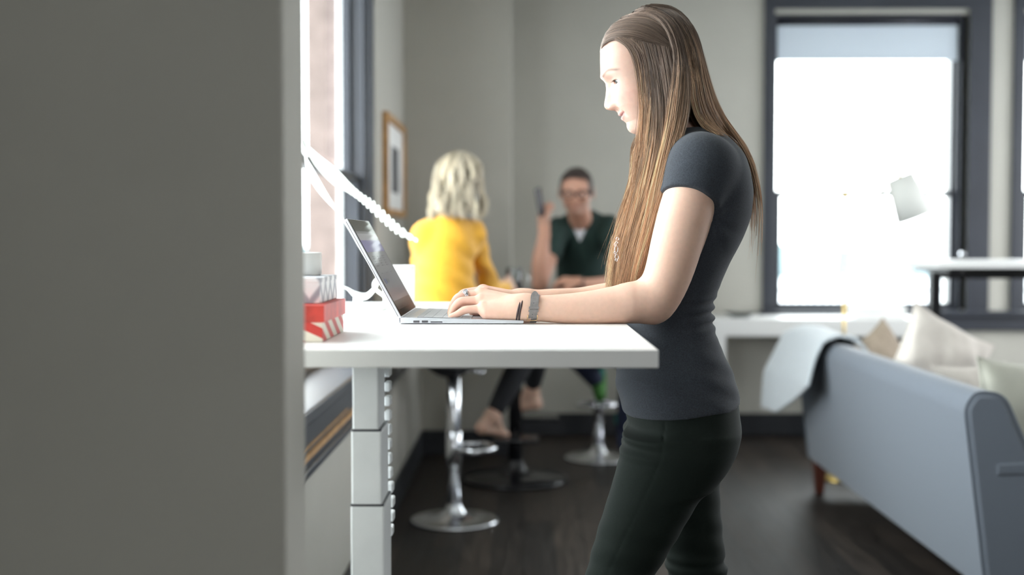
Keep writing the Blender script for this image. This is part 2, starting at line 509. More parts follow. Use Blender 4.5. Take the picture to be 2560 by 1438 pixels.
mb = MB().box((1.52, YB-0.035, 0.675), (4.58, YB, 0.765)).box((1.52, YB-0.045, 0.675), (4.58, YB, 0.695))
structure(mb.build('trim_5', M_BLACK, bevel=0.004))
mb = MB()
mb.box((NEAR_FILL_WIN[0]-0.08, YN, 0.82), (NEAR_FILL_WIN[0], YN+0.02, 2.68)).box((NEAR_FILL_WIN[1], YN, 0.82), (NEAR_FILL_WIN[1]+0.08, YN+0.02, 2.68))
mb.box((NEAR_FILL_WIN[0], YN, 0.82), (NEAR_FILL_WIN[1], YN+0.02, 0.90)).box((NEAR_FILL_WIN[0], YN, 2.60), (NEAR_FILL_WIN[1], YN+0.02, 2.68))
mb.box((2.27, YN-0.1, 0.9), (2.33, YN-0.05, 2.6))
structure(mb.build('window_5', M_BLACK, bevel=0.003))  # frame of the added fill window, out of view

# ------------------------------------------------------------------ outside
mb = MB().box((-150, -60, -6.1), (250, 260, -6.0))
structure(mb.build('ground', M_OUTW))
pts = [(-150, 0)]
for i in range(41):
    x = -150+i*10
    pts.append((x, 4.6+1.2*math.sin(i*0.7)+0.8*math.sin(i*1.9+1)))
pts.append((250, 0))
mb = MB().prism([(x, z-6) for x, z in pts], 235, 255)
structure(mb.build('hills', mat('far_hills', (0.12, 0.17, 0.18), 0.95, noise=(0.1, 0.3))))
M_RAIL = mat('railing_paint', (0.10, 0.11, 0.13), 0.5, noise=(8, 0.1))
rl = thing('balcony_railing', (3.0, 9.3, 0.0), 'dark outdoor railing with many thin pickets low beyond the window sill behind the console table', 'railing')
keep(MB().box((0.6, 9.28, 0.865), (6.6, 9.32, 0.88)).build('top_rail', M_RAIL), rl)
keep(MB().box((0.6, 9.28, 0.10), (6.6, 9.32, 0.14)).build('bottom_rail', M_RAIL), rl)
pk = keep(MB().box((0.65, 9.285, 0.14), (0.69, 9.315, 0.865)).build('picket', M_RAIL), rl)
for i in range(1, 52):
    c = pk.copy(); COL.objects.link(c); c.parent = rl; c.location.x += i*0.115
structure(MB().box((0.3, YB+0.32, -0.1), (7.2, 9.6, 0.1)).build('balcony_slab', M_OUTW))

# ================================================================== FURNITURE
TT = 1.095                                      # desk top height
# ---- white standing desk -----------------------------------------------------
desk = thing('standing_desk', (-0.2, 2.4, 0), 'white height-adjustable standing desk the woman leans on, laptop on its top', 'desk')
DX0, DX1, DY0, DY1 = -0.545, 0.190, 1.747, 3.10
keep(MB().box((DX0, DY0, TT-0.026), (DX1, DY1, TT)).build('desktop', M_WHITE, bevel=0.0018, seg=3), desk)
def desk_leg(ya, yb, dx=0.0):
    name = 'leg'
    # three telescoping segments, widest below
    segs = [((-0.2605, -0.2213), (ya, yb), 0.960, TT-0.03), ((-0.2622, -0.2167), (ya-0.003, yb+0.003), 0.846, 0.960), ((-0.2633, -0.2128), (ya-0.006, yb+0.006), 0.03, 0.846)]
    segs = [((a+dx, b+dx), yy, z0, z1) for (a, b), yy, z0, z1 in segs]
    root = keep(MB().box((segs[2][0][0], ya-0.006, 0.03), (segs[2][0][1], yb+0.006, 0.846)).build(name, M_METALW, bevel=0.0025, seg=3), desk)
    for (xx, yy, z0, z1) in segs[:2]:
        o = MB().box((xx[0], yy[0], z0-0.02), (xx[1], yy[1], z1)).build('leg_tube', M_METALW, bevel=0.0025, seg=3)
        o.parent = root; o.matrix_parent_inverse = root.matrix_parent_inverse.copy()
        o.matrix_parent_inverse = Matrix.Identity(4)
    for k in (1, 2):
        xx, yy, z0, z1 = segs[k]
        o = MB().box((xx[0]-0.0004, yy[0]-0.0004, z1-0.0008), (xx[1]+0.0004, yy[1]+0.0004, z1+0.0022)).build('collar', M_SEAM, bevel=0.001)
        o.parent = root
    o = MB().bbox((-0.53, ya+0.005, 0.0), (0.06, yb-0.005, 0.032), 0.006).build('foot', M_METALW); o.parent = root
    return root
desk_leg(1.873, 1.965)
desk_leg(2.86, 2.95, -0.13)
keep(MB().box((-0.255, 1.96, TT-0.062), (-0.228, 2.865, TT-0.028)).build('crossbar', M_METALW, bevel=0.002), desk)
keep(MB().box((-0.50, 1.885, TT-0.034), (0.13, 1.955, TT-0.0262)).build('bracket', M_METALW, bevel=0.001), desk)
# cable spine of small white links hanging beside the leg
spine = keep(MB().bbox((-0.228, 1.985, TT-0.05), (-0.212, 2.02, TT-0.027), 0.002).build('cable_spine', M_METALW), desk)
n_l = 44
for i in range(n_l):
    z = TT-0.058-0.0235*i
    if z < 0.05: break
    x = -0.2250 + 0.0045*math.exp(-((z-0.82)/0.05)**2) + 0.0015*max(0, 1.0-z) - 0.020*max(0, min(1, (0.765-z)/0.03))
    h = 0.0078
    o = MB().bbox((x, 1.985, z-h), (x+0.010, 2.012, z+h), 0.002, n=1).build('link', M_METALW)
    o.parent = spine
desk_objs = 1

# ---- laptop ------------------------------------------------------------------
M_ALU = mat('silver_magnesium', (0.62, 0.64, 0.68), 0.32, metal=0.35, noise=(60, 0.02))
M_KEY = mat('grey_keycap', (0.50, 0.51, 0.52), 0.5, noise=(60, 0.03))
M_GROOVE = mat('dark_groove', (0.03, 0.03, 0.035), 0.5, noise=(40, 0.1))
M_PORT = mat('port_metal', (0.10, 0.10, 0.11), 0.35, metal=0.4, noise=(40, 0.1))
LX0, LX1, LY0, LY1 = -0.2275, 0.000, 2.275, 2.587
lap = thing('laptop', ((LX0+LX1)/2, (LY0+LY1)/2, TT), 'open silver laptop on the white standing desk, screen showing a page', 'laptop')
zb, zbf = TT+0.0125, TT+0.0070                  # base top at hinge and at front
base = keep(MB().prism([(LX0, TT+0.0015), (LX1-0.002, TT+0.0012), (LX1, TT+0.003), (LX1-0.001, zbf), (LX0, zb)], LY0, LY1).build('base', M_ALU, bevel=0.0012), lap)
ang_b = math.atan2(zb-zbf, LX1-LX0)
def base_top(x): return zb + (zbf-zb)*(x-LX0)/(LX1-LX0)
# keyboard with separate keys
KM = Matrix.Translation((LX0, 0, zb)) @ Matrix.Rotation(ang_b, 4, 'Y')
kb = keep(MB().box((0.030, LY0+0.010, -0.0002), (0.128, LY1-0.018, 0.0003), mx=KM).build('keyboard', M_GROOVE), lap)
cols = 14
key0 = None
for r in range(6):
    rw = 0.0098 if r == 0 else 0.0172
    x0 = 0.0305 if r == 0 else 0.0305+0.0105+(r-1)*0.0180
    off = [0, 0, 0.004, 0.008, 0.012, 0][r]
    span = LY1-LY0-0.030
    if r == 5: ws = [1.2, 1.2, 1.2, 5.6, 1.2, 1.2, 1.2, 1.2]
    elif r == 0: ws = [1.0]*14
    elif r == 1: ws = [1.0]*13+[1.3]
    elif r == 2: ws = [1.4]+[1.0]*12+[1.1]
    elif r == 3: ws = [1.7]+[1.0]*11+[1.7]
    else: ws = [2.2]+[1.0]*10+[2.2]
    tot = sum(ws); u = LY1-0.0195
    for wdt in ws:
        l = span*wdt/tot
        o = MB().box((x0, u-l+0.0010, 0.0002), (x0+rw, u-0.0008, 0.0016), mx=KM).build('key', M_KEY)
        o.parent = kb
        u -= l
keep(MB().box((0.140, 2.375, -0.0001), (0.215, 2.485, 0.0004), mx=KM).build('trackpad', M_ALU), lap)
def port(x0, x1, z0, z1, name, m):
    keep(MB().box((x0, LY0-0.0004, z0), (x1, LY0+0.002, z1)).build(name, m), lap)
port(-0.2035, -0.1922, TT+0.0028, TT+0.0068, 'usb_port', M_PORT)
port(-0.1878, -0.1765, TT+0.0028, TT+0.0068, 'usb_port', M_PORT)
port(-0.1718, -0.1500, TT+0.0032, TT+0.0050, 'card_slot', M_SEAM)
mb = MB()                                       # segmented hinge
for k in range(5):
    mb.bbox((LX0-0.0040+k*0.0036, LY0+0.0006, TT+0.0015), (LX0-0.0012+k*0.0036, LY1-0.0006, zb+0.001-k*0.0001), 0.0010, n=1)
keep(mb.build('hinge', M_ALU), lap)
# screen: plane from the hinge up to the top edge
h0 = Vector((LX0+0.002, 0, zb+0.0005)); top = Vector((-0.3245, 0, 1.2895))
sv = (top-h0); SL = sv.length; sv.normalize()
sn = Vector((-sv.z, 0, sv.x)) * -1              # normal towards the user (+x)
SM = Matrix(((sn.x, 0, sv.x, h0.x), (0, 1, 0, 0), (sn.z, 0, sv.z, h0.z), (0, 0, 0, 1)))
lid = keep(MB().bbox((-0.0068, LY0, 0), (0, LY1, SL), 0.0012, mx=SM).build('screen_lid', M_ALU), lap)
o = MB().box((-0.0050, LY0-0.0003, 0.004), (-0.0044, LY1+0.0003, SL-0.004), mx=SM).build('vent_line', M_SEAM); o.parent = lid
M_BEZ = mat('screen_glass', (0.012, 0.012, 0.014), 0.06, noise=(5, 0.05))
o = MB().box((-0.0002, LY0+0.0015, 0.0015), (0.0004, LY1-0.0015, SL-0.0015), mx=SM).build('bezel', M_BEZ); o.parent = lid
def scr(name, col, e, rgh=0.08): return mat(name, tuple(c*0.5 for c in col), rgh, emit=(col, e*0.6), noise=(5, 0.01))
M_SC = [scr('page_grey', (0.10, 0.10, 0.11), 1.0), scr('page_violet', (0.10, 0.09, 0.20), 1.0), scr('page_light', (0.20, 0.20, 0.21), 1.0),
        scr('page_text', (0.055, 0.055, 0.065), 1.0), scr('page_blue', (0.05, 0.06, 0.14), 1.0), scr('page_dark', (0.012, 0.012, 0.014), 0.6)]
V, Fs, fm = [], [], []
def srect(y0, y1, z0, z1, mi, lift=0.0):
    # y measured from the near edge, z from the bottom, fractions of the display
    a, b = LY0+0.010, LY1-0.010; c, d = 0.014, SL-0.014
    ya, yb = a+(b-a)*y0, a+(b-a)*y1; za, zb_ = c+(d-c)*z0, c+(d-c)*z1
    bi = len(V)
    for (yy, zz) in ((ya, za), (yb, za), (yb, zb_), (ya, zb_)): V.append(SM @ Vector((0.0006+lift, yy, zz)))
    Fs.append((bi, bi+1, bi+2, bi+3)); fm.append(mi)
srect(0, 1, 0.10, 0.93, 0); srect(0, 1, 0, 0.10, 5); srect(0, 1, 0.93, 1, 5)
srect(0, 1, 0.82, 0.90, 2, 0.0001); srect(0, 1, 0.68, 0.82, 1, 0.0001)
for j in range(3):
    for k in range(5):
        y = 0.16+0.26*j
        srect(y, y+0.10+0.05*((j*3+k*2) % 4)/4, 0.62-0.028*k, 0.63-0.028*k, 3, 0.0002)
    srect(0.16+0.26*j, 0.26+0.26*j, 0.42, 0.425, 3, 0.0002)
srect(0.12, 0.19, 0.30, 0.36, 4, 0.0002); srect(0.20, 0.34, 0.31, 0.35, 3, 0.0002)
o = obj_from('display', V, Fs, None, lid, mats=M_SC, fmat=fm)
bpy.context.view_layer.update()

# ---- things on the desk --------------------------------------------------------
def box_pattern(name, c1, c2, kind):
    m = bpy.data.materials.new(name); m.use_nodes = True
    n, L = m.node_tree.nodes, m.node_tree.links; b = n['Principled BSDF']; b.inputs['Roughness'].default_value = 0.55
    tc = n.new('ShaderNodeTexCoord'); mp = n.new('ShaderNodeMapping'); L.new(tc.outputs['Object'], mp.inputs['Vector'])
    rmp = n.new('ShaderNodeValToRGB'); rmp.color_ramp.interpolation = 'CONSTANT'
    rmp.color_ramp.elements[0].color = (*c1, 1); rmp.color_ramp.elements[1].color = (*c2, 1); rmp.color_ramp.elements[1].position = 0.5
    if kind == 'stripe':
        wv = n.new('ShaderNodeTexWave'); wv.inputs['Scale'].default_value = 9.0; wv.inputs['Distortion'].default_value = 0.0
        wv.bands_direction = 'DIAGONAL'; mp.inputs['Scale'].default_value = (1.0, 1.0, 2.2)
        L.new(mp.outputs[0], wv.inputs['Vector']); L.new(wv.outputs['Fac'], rmp.inputs['Fac'])
    else:                                        # lattice of diamonds
        a = n.new('ShaderNodeTexWave'); a.bands_direction = 'DIAGONAL'; a.inputs['Scale'].default_value = 13
        c = n.new('ShaderNodeTexWave'); c.bands_direction = 'DIAGONAL'; c.inputs['Scale'].default_value = 13
        mp.inputs['Scale'].default_value = (1.0, 1.0, 0.8)
        mp2 = n.new('ShaderNodeMapping'); mp2.inputs['Scale'].default_value = (1.0, 1.0, -0.8); L.new(tc.outputs['Object'], mp2.inputs['Vector'])
        L.new(mp.outputs[0], a.inputs['Vector']); L.new(mp2.outputs[0], c.inputs['Vector'])
        mx = n.new('ShaderNodeMath'); mx.operation = 'MINIMUM'
        L.new(a.outputs['Fac'], mx.inputs[0]); L.new(c.outputs['Fac'], mx.inputs[1])
        L.new(mx.outputs[0], rmp.inputs['Fac']); rmp.color_ramp.elements[1].position = 0.33; rmp.color_ramp.interpolation = 'EASE'
    L.new(rmp.outputs[0], b.inputs['Base Color'])
    return m
M_REDSTR = box_pattern('red_cream_stripes', (0.55, 0.04, 0.03), (0.75, 0.70, 0.58), 'stripe')
M_REDLID = mat('red_card', (0.55, 0.045, 0.03), 0.5, noise=(25, 0.35))
M_LATT = box_pattern('grey_lattice_card', (0.30, 0.31, 0.35), (0.78, 0.78, 0.78), 'lattice')
g = thing('gift_box', (-0.39, 2.22, TT), 'red and cream striped gift box with red lid, bottom of the stack on desk', 'box')
o = MB().box((-0.10, -0.115, 0.0005), (0.085, 0.105, 0.034)).build('box_base', M_REDSTR, g, bevel=0.001)
o = MB().box((-0.103, -0.118, 0.030), (0.088, 0.108, 0.056)).build('lid', M_REDLID, g, bevel=0.001)
g['category'] = 'box'
g.location = (-0.39, 1.985, TT)
g2 = thing('patterned_box', (-0.385, 2.05, TT+0.056), 'white box with grey diamond lattice, stacked on the red gift box', 'box')
MB().box((-0.09, -0.10, 0.0005), (0.068, 0.075, 0.038)).build('box_base', M_LATT, g2, bevel=0.001)
MB().box((-0.091, -0.101, 0.033), (0.069, 0.076, 0.0405)).build('lid', M_LATT, g2, bevel=0.001)
g2.location = (-0.385, 2.02, TT+0.056)
g3 = tag(MB().lathe([(0, 0.0005), (0.036, 0.0005), (0.0375, 0.003), (0.0375, 0.036), (0.036, 0.038), (0.032, 0.038), (0.030, 0.034), (0, 0.033)]).build('pillar_candle', M_PAPER),
         'short white cylindrical candle on top of the lattice-patterned box', 'candle')
g3.location = (-0.372, 2.045, TT+0.0965)

mug = thing('white_cup', (0,0,0), 'plain white cup standing on the desk behind the laptop screen', 'cup')
cx, _, _ = at(997, 740, 2.93)
mug.location = (cx, 2.93, TT)
MB().lathe([(0, 0), (0.034, 0), (0.037, 0.004), (0.0385, 0.094), (0.037, 0.0955), (0.0355, 0.094), (0.034, 0.008), (0, 0.006)], n=48).build('cup_body', M_PAPER, mug)
pts = [(-0.036-0.024*math.sin(PI*t), 0.01, 0.022+0.052*t) for t in np.linspace(0, 1, 14)]
MB().tube(pts, 0.0045, 8).build('handle', M_PAPER, mug)

# white ribbon sculpture with two sweeping arms
M_RIB = translucent_material('white_porcelain', (0.88, 0.90, 0.88), 0.5)
rb = thing('ribbon_sculpture', (0,0,0), 'white ribbon-like sculpture with long thin twisted arms rising over the laptop to the wall edge', 'ornament')
def ribbon(P, width, thick, m=48):
    """P: list of (px, py, Y, half-width px up, bumps)"""
    P = [np.array(p, float) for p in P]
    k = len(P); V = []; Fs = []
    ts = np.linspace(0, k-1, m)
    for t in ts:
        i = min(int(t), k-2); f = t-i
        p0, p1, p2, p3 = P[max(i-1, 0)], P[i], P[i+1], P[min(i+2, k-1)]
        q = 0.5*((2*p1)+(-p0+p2)*f+(2*p0-5*p1+4*p2-p3)*f*f+(-p0+3*p1-3*p2+p3)*f**3)
        bump = q[4]*abs(math.sin(t*9.0))
        up = at(q[0]+q[5]*(q[3]+bump), q[1]-(q[3]+bump), q[2]+0.012); dn = at(q[0]-q[5]*(q[3]+bump), q[1]+(q[3]+bump), q[2]-0.012)
        for dy in (-thick/2, thick/2):
            V.append((up[0], up[1]+dy, up[2])); V.append((dn[0], dn[1]+dy, dn[2]))
    for j in range(m-1):
        a = j*4; b = a+4
        Fs += [(a, a+1, b+1, b), (a+2, b+2, b+3, a+3), (a, b, b+2, a+2), (a+1, a+3, b+3, b+1)]
    Fs += [(0, 2, 3, 1), (4*m-4, 4*m-3, 4*m-1, 4*m-2)]
    return V, Fs
V, Fs = ribbon([(756,352,2.66,3,0,.3),(790,398,2.68,15,0,.3),(835,440,2.70,20,0,.3),(870,468,2.72,13,0,.3),(900,492,2.73,9,2,.3),(930,515,2.74,8,7,.3),(965,548,2.76,8,7,.3),(1000,578,2.78,7,6,.3),(1045,603,2.80,3,2,.3)], 0, 0.006, 150)
keep(obj_from('upper_arm', V, Fs, M_RIB, smooth=False), rb)
V, Fs = ribbon([(756,358,2.66,4,0,-.1),(763,405,2.67,24,0,-.1),(785,445,2.68,26,0,-.1),(815,490,2.70,16,0,-.1),(845,530,2.72,6,0,-.1),(872,572,2.73,4,0,0),(905,628,2.74,5,0,0),(930,668,2.74,5,0,0),(945,698,2.74,8,0,0)], 0, 0.006, 90)
keep(obj_from('lower_arm', V, Fs, M_RIB, smooth=False), rb)
V, Fs = ribbon([(852,716,2.74,2,0,0),(868,722,2.74,4,0,0),(888,737,2.74,9,0,0),(915,741,2.74,9,0,0),(938,720,2.74,9,0,0),(950,695,2.74,8,0,0)], 0, 0.012, 60)
ft = keep(obj_from('curved_foot', V, Fs, M_RIB, smooth=False), rb)
px0 = at(905, 742, 2.74)
keep(MB().bbox((px0[0]-0.06, 2.70, TT+0.0005), (px0[0]+0.05, 2.80, TT+0.012), 0.003).build('plinth', M_RIB), rb)
keep(MB().lathe([(0, TT+0.01), (0.012, TT+0.01), (0.010, TT+0.034), (0, TT+0.034)], c=(px0[0]-0.01, 2.745, 0)).build('stem', M_RIB), rb)

# ---- picture on the left wall ----------------------------------------------------
pf = thing('framed_picture', (XL, 6.62, 1.385), 'oak-framed picture with white mat on the wall beside the left window', 'picture')
mb = MB()
PY0, PY1, PZ0, PZ1, t = 6.13, 7.08, 1.375, 1.885, 0.035
mb.box((XL, PY0, PZ0), (XL+0.03, PY0+t, PZ1)).box((XL, PY1-t, PZ0), (XL+0.03, PY1, PZ1))
mb.box((XL, PY0+t, PZ0), (XL+0.03, PY1-t, PZ0+t)).box((XL, PY0+t, PZ1-t), (XL+0.03, PY1-t, PZ1))
keep(mb.build('frame', M_WOODF, bevel=0.002), pf)
keep(MB().box((XL+0.002, PY0+t, PZ0+t), (XL+0.012, PY1-t, PZ1-t)).build('mat_board', M_PAPER), pf)
keep(MB().box((XL+0.012, 6.45, 1.50), (XL+0.014, 6.80, 1.74)).build('print', mat('dark_print', (0.10, 0.10, 0.11), 0.6, noise=(18, 0.6))), pf)

# ---- white console table at the back --------------------------------------------------
ct = thing('console_table', (1.96, 7.68, 0), 'white chunky parsons console table under the back window behind the sofa', 'table')
KX0, KX1, KY0, KY1, KZ = 1.13, 2.425, 7.46, 7.88, 0.775
keep(MB().box((KX0, KY0, KZ-0.105), (KX1, KY1, KZ)).build('tabletop', M_WHITE, bevel=0.003), ct)
for xx in (KX0, KX1-0.085):
    keep(MB().box((xx, KY0, 0), (xx+0.085, KY1, KZ-0.104)).build('leg', M_WHITE, bevel=0.003), ct)
bx = at(2135, 785, 7.62)[0]; bx1 = at(2254, 785, 7.62)[0]
bk = thing('white_box', ((bx+bx1)/2, 7.64, KZ), 'flat white box on the console table in front of the back window', 'box')
wd = (bx1-bx)/2
MB().box((-wd, -0.10, 0.0005), (wd, 0.10, 0.042)).build('box_base', M_PAPER, bk, bevel=0.002)
MB().box((-wd-0.004, -0.104, 0.038), (wd+0.004, 0.104, 0.070)).build('lid', M_PAPER, bk, bevel=0.003)
M_GLASS = thin_glass('clear_glass')
gd = at(1850, 790, 7.62)
tag(MB().lathe([(0, 0.0005), (0.05, 0.0005), (0.085, 0.022), (0.10, 0.030), (0.096, 0.033), (0.08, 0.027), (0.045, 0.008), (0, 0.007)], c=(gd[0], 7.62, KZ)).build('glass_dish', M_GLASS),
    'shallow clear glass dish on the left end of the white console table', 'dish')

# ---- black frame desk at the right -----------------------------------------------------
sd = thing('standing_desk', (3.1, 6.4, 0), 'tall desk with white top and black steel frame at the right by the back windows', 'desk')
ZT2 = 1.145
a = at(2318, 655, 6.25); SX0 = a[0]; SX1 = SX0+1.5
keep(MB().box((SX0, 6.10, ZT2-0.035), (SX1, 6.75, ZT2)).build('desktop', M_WHITE, bevel=0.003), sd)
for xx in (SX0+0.075, SX1-0.12):
    lg = keep(MB().box((xx, 6.40, 0.0), (xx+0.05, 6.47, ZT2-0.06)).build('leg', M_GLOSSBLACK, bevel=0.003), sd)
    keep(MB().box((xx-0.006, 6.12, ZT2-0.06), (xx+0.056, 6.70, ZT2-0.036)).build('bracket', M_GLOSSBLACK, bevel=0.003), sd)
    keep(MB().bbox((xx-0.01, 6.12, 0.0), (xx+0.06, 6.72, 0.03), 0.006).build('foot', M_GLOSSBLACK), sd)
keep(MB().box((SX0+0.125, 6.41, ZT2-0.095), (SX1-0.12, 6.46, ZT2-0.036)).build('crossbar', M_GLOSSBLACK, bevel=0.002), sd)

# ---- brass floor lamp -------------------------------------------------------------------
fl = thing('floor_lamp', (1.665, 6.46, 0), 'thin brass floor lamp with tilted white drum shade behind the sofa', 'lamp')
LXp = 1.665
MB().lathe([(0, 0), (0.13, 0), (0.132, 0.008), (0.128, 0.016), (0.02, 0.022), (0.012, 0.03), (0, 0.03)], n=56).build('base', M_BRASS, fl)
ztop = at(2112, 487, 6.46)[2]
MB().lathe([(0, 0.02), (0.0075, 0.02), (0.0075, ztop-0.55), (0.0055, ztop-0.545), (0.0055, ztop+0.01), (0, ztop+0.01)], n=16).build('pole', M_BRASS, fl)
MB().lathe([(0, ztop-0.02), (0.014, ztop-0.02), (0.016, ztop), (0.014, ztop+0.02), (0, ztop+0.02)], n=20).build('knob', M_BRASS, fl)
sh_t = at(2249, 442, 6.46); sh_b = at(2290, 543, 6.46)
tl = Vector(sh_t)-Vector((LXp, 6.46, 0)); bl = Vector(sh_b)-Vector((LXp, 6.46, 0))
axis = (bl-tl); HL = axis.length; axis.normalize()
MB().tube([(0, 0, ztop), (tl.x*0.6, 0, ztop+0.01), tuple(tl + axis*0.02)], 0.005, 8).build('arm', M_BRASS, fl)
mxs = Matrix.Translation(tl) @ axis.to_track_quat('Z', 'Y').to_matrix().to_4x4()
MB().lathe([(0.070, 0), (0.101, HL), (0.099, HL), (0.068, 0), (0.070, 0)], n=56, mx=mxs).build('lamp_shade', M_LAMPSHADE, fl)
MB().lathe([(0, -0.03), (0.008, -0.028), (0.011, -0.02), (0.012, 0.0), (0.013, 0.05), (0, 0.05)], n=16, mx=mxs).build('socket', M_BRASS, fl)
MB().lathe([(0, 0.05), (0.014, 0.055), (0.027, 0.09), (0.024, 0.12), (0, 0.13)], n=20, mx=mxs).build('bulb', M_PAPER, fl)

# ---- grey sofa -----------------------------------------------------------------------------
M_SOFA = mat('blue_grey_upholstery', (0.130, 0.150, 0.182), 0.85, sheen=0.2, noise=(400, 0.12), bump=(700, 0.25, 0.0015))
M_SLEG = mat('reddish_brown_wood', (0.075, 0.022, 0.014), 0.4, noise=(20, 0.2))
so = thing('sofa', (1.9, 5.0, 0), 'blue-grey upholstered sofa seen from behind, cushions and throw on it', 'sofa')
SY0, SY1 = 3.80, 6.18
def rounded_poly(P, n=6):
    """P: list of (x, z, radius)"""
    out = []
    k = len(P)
    for i in range(k):
        p = Vector(P[i][:2]); a = Vector(P[i-1][:2]); b = Vector(P[(i+1) % k][:2]); r = P[i][2]
        if r <= 0: out.append(tuple(p)); continue
        u = (a-p).normalized(); v = (b-p).normalized()
        p0 = p+u*r; p1 = p+v*r
        for j in range(n+1):
            t = j/n; q = p0*(1-t)**2 + p*2*t*(1-t) + p1*t*t
            out.append(tuple(q))
    return out
prof = rounded_poly([(1.425, 0.155, 0.022), (1.352, 0.735, 0.027), (1.385, 0.785, 0.026), (1.475, 0.780, 0.045), (1.66, 0.36, 0.024), (1.66, 0.155, 0.022)])
keep(MB().rprism(prof, SY0, SY1, 0.018).build('back', M_SOFA), so)
for yy in (SY0+0.004, SY1-0.004):
    keep(MB().tube([(x, yy+(0.003 if yy < 5 else -0.003), z) for x, z in prof[4:30]], 0.0035, 6).build('piping', M_SOFA), so)
keep(MB().bbox((1.60, SY0+0.02, 0.155), (2.28, SY1-0.02, 0.34), 0.02, n=3).build('seat_base', M_SOFA), so)
for k in range(2):
    y0 = SY0+0.19+k*(SY1-SY0-0.38)/2
    keep(MB().bbox((1.60, y0, 0.335), (2.30, y0+(SY1-SY0-0.38)/2-0.01, 0.46), 0.03, n=4).build('seat_cushion', M_SOFA), so)
for (ya, yb) in ((SY0+0.012, SY0+0.175), (SY1-0.175, SY1-0.012)):
    keep(MB().bbox((1.46, ya, 0.155), (2.26, yb, 0.555), 0.03, n=4).build('arm', M_SOFA), so)
    prf = rounded_poly([(1.44, 0.512, 0.022), (1.44, 0.575, 0.025), (2.28, 0.615, 0.028), (2.28, 0.535, 0.028)])
    keep(MB().rprism(prf, ya-0.014, yb+0.012, 0.018).build('arm_pad', M_SOFA), so)
for x in (1.455, 2.20):
    for y in (SY0+0.10, SY1-0.10):
        mb = MB()
        V = []
        for (z, r) in ((0.0, 0.019), (0.16, 0.031)):
            V += [(x-r, y-r, z), (x+r, y-r, z), (x+r, y+r, z), (x-r, y+r, z)]
        mb.add(V, [(0,3,2,1),(4,5,6,7),(0,1,5,4),(1,2,6,5),(2,3,7,6),(3,0,4,7)])
        keep(mb.build('leg', M_SLEG, bevel=0.003), so)

def smooth_all(o):
    o.data.polygons.foreach_set('use_smooth', [True]*len(o.data.polygons)); return o
def cushion(name, size, thick, m, loc, rot, label, crumple=0.0, n=36, seed=0, piping=True):
    V, Fs = [], []
    r = random.Random(seed)
    ph = [r.uniform(0, 6) for _ in range(6)]
    for side in (1, -1):
        for i in range(n+1):
            for j in range(n+1):
                u = -1+2*i/n; v = -1+2*j/n
                e = (1-u*u)*(1-v*v)
                pin = 1-0.10*(1-(abs(u)**2.5)*(abs(v)**2.5))*(max(abs(u), abs(v))**4)
                x = u*size/2*(pin if abs(u) > abs(v)*0 else 1); y = v*size/2*pin
                z = side*thick/2*max(e, 0)**0.42
                cr = crumple*(math.sin(5*u+3*v+ph[0])*0.5+math.sin(9*v-4*u+ph[1])*0.35+math.sin(13*u+ph[2]+5*v)*0.2)
                z += cr*max(e, 0)**0.25
                V.append((x, y, z))
    N = (n+1)**2
    for i in range(n):
        for j in range(n):
            a = i*(n+1)+j; q = (a, a+n+1, a+n+2, a+1)
            Fs.append(q); Fs.append(tuple(N+k for k in reversed(q)))
    root = thing(name, loc, label, 'cushion')
    root.rotation_euler = rot
    o = obj_from('cover', V, Fs, m, root, smooth=True)
    if piping:
        P = []
        for (i0, j0, i1, j1) in ((0,0,n,0),(n,0,n,n),(n,n,0,n),(0,n,0,0)):
            for t in range(n):
                i = i0+(i1-i0)*t//n if i1 != i0 else i0; j = j0+(j1-j0)*t//n if j1 != j0 else j0
                P.append(V[i*(n+1)+j])
        MB().tube([(p[0], p[1], 0) for p in P], 0.0035, 6, closed=True).build('piping', m, root)
    return root
M_TAUPE = mat('taupe_linen', (0.36, 0.29, 0.22), 0.85, noise=(60, 0.1), bump=(500, 0.2, 0.001))
M_IVORY = mat('ivory_linen', (0.62, 0.57, 0.52), 0.85, noise=(12, 0.10), bump=(500, 0.2, 0.001))
M_SAGE = mat('pale_sage_satin', (0.45, 0.445, 0.375), 0.55, noise=(12, 0.05), bump=(30, 0.4, 0.004))
def cushion_at(name, px, py, Y, size, thick, m, rot, label, **k):
    p = at(px, py, Y)
    return cushion(name, size, thick, m, p, [math.radians(a) for a in rot], label, **k)
cushion_at('cushion', 2205, 925, 5.60, 0.36, 0.14, M_TAUPE, (70, -24, 40), 'small taupe cushion on the sofa next to the throw, farthest from camera', crumple=0.006, seed=1)
cushion_at('cushion', 2345, 918, 5.02, 0.40, 0.16, M_IVORY, (80, 28, 10), 'large ivory cushion with one corner pointing up, middle of the sofa', crumple=0.012, seed=2)
cushion_at('cushion', 2590, 1062, 4.30, 0.46, 0.16, M_SAGE, (76, 4, 22), 'pale sage cushion with piped edge at the near end of the sofa', crumple=0.006, seed=3)
cushion_at('cushion', 2440, 1020, 4.68, 0.34, 0.10, M_IVORY, (75, 0, 20), 'flat white cushion mostly hidden behind the sofa back, between ivory and sage cushions', crumple=0.004, seed=4)

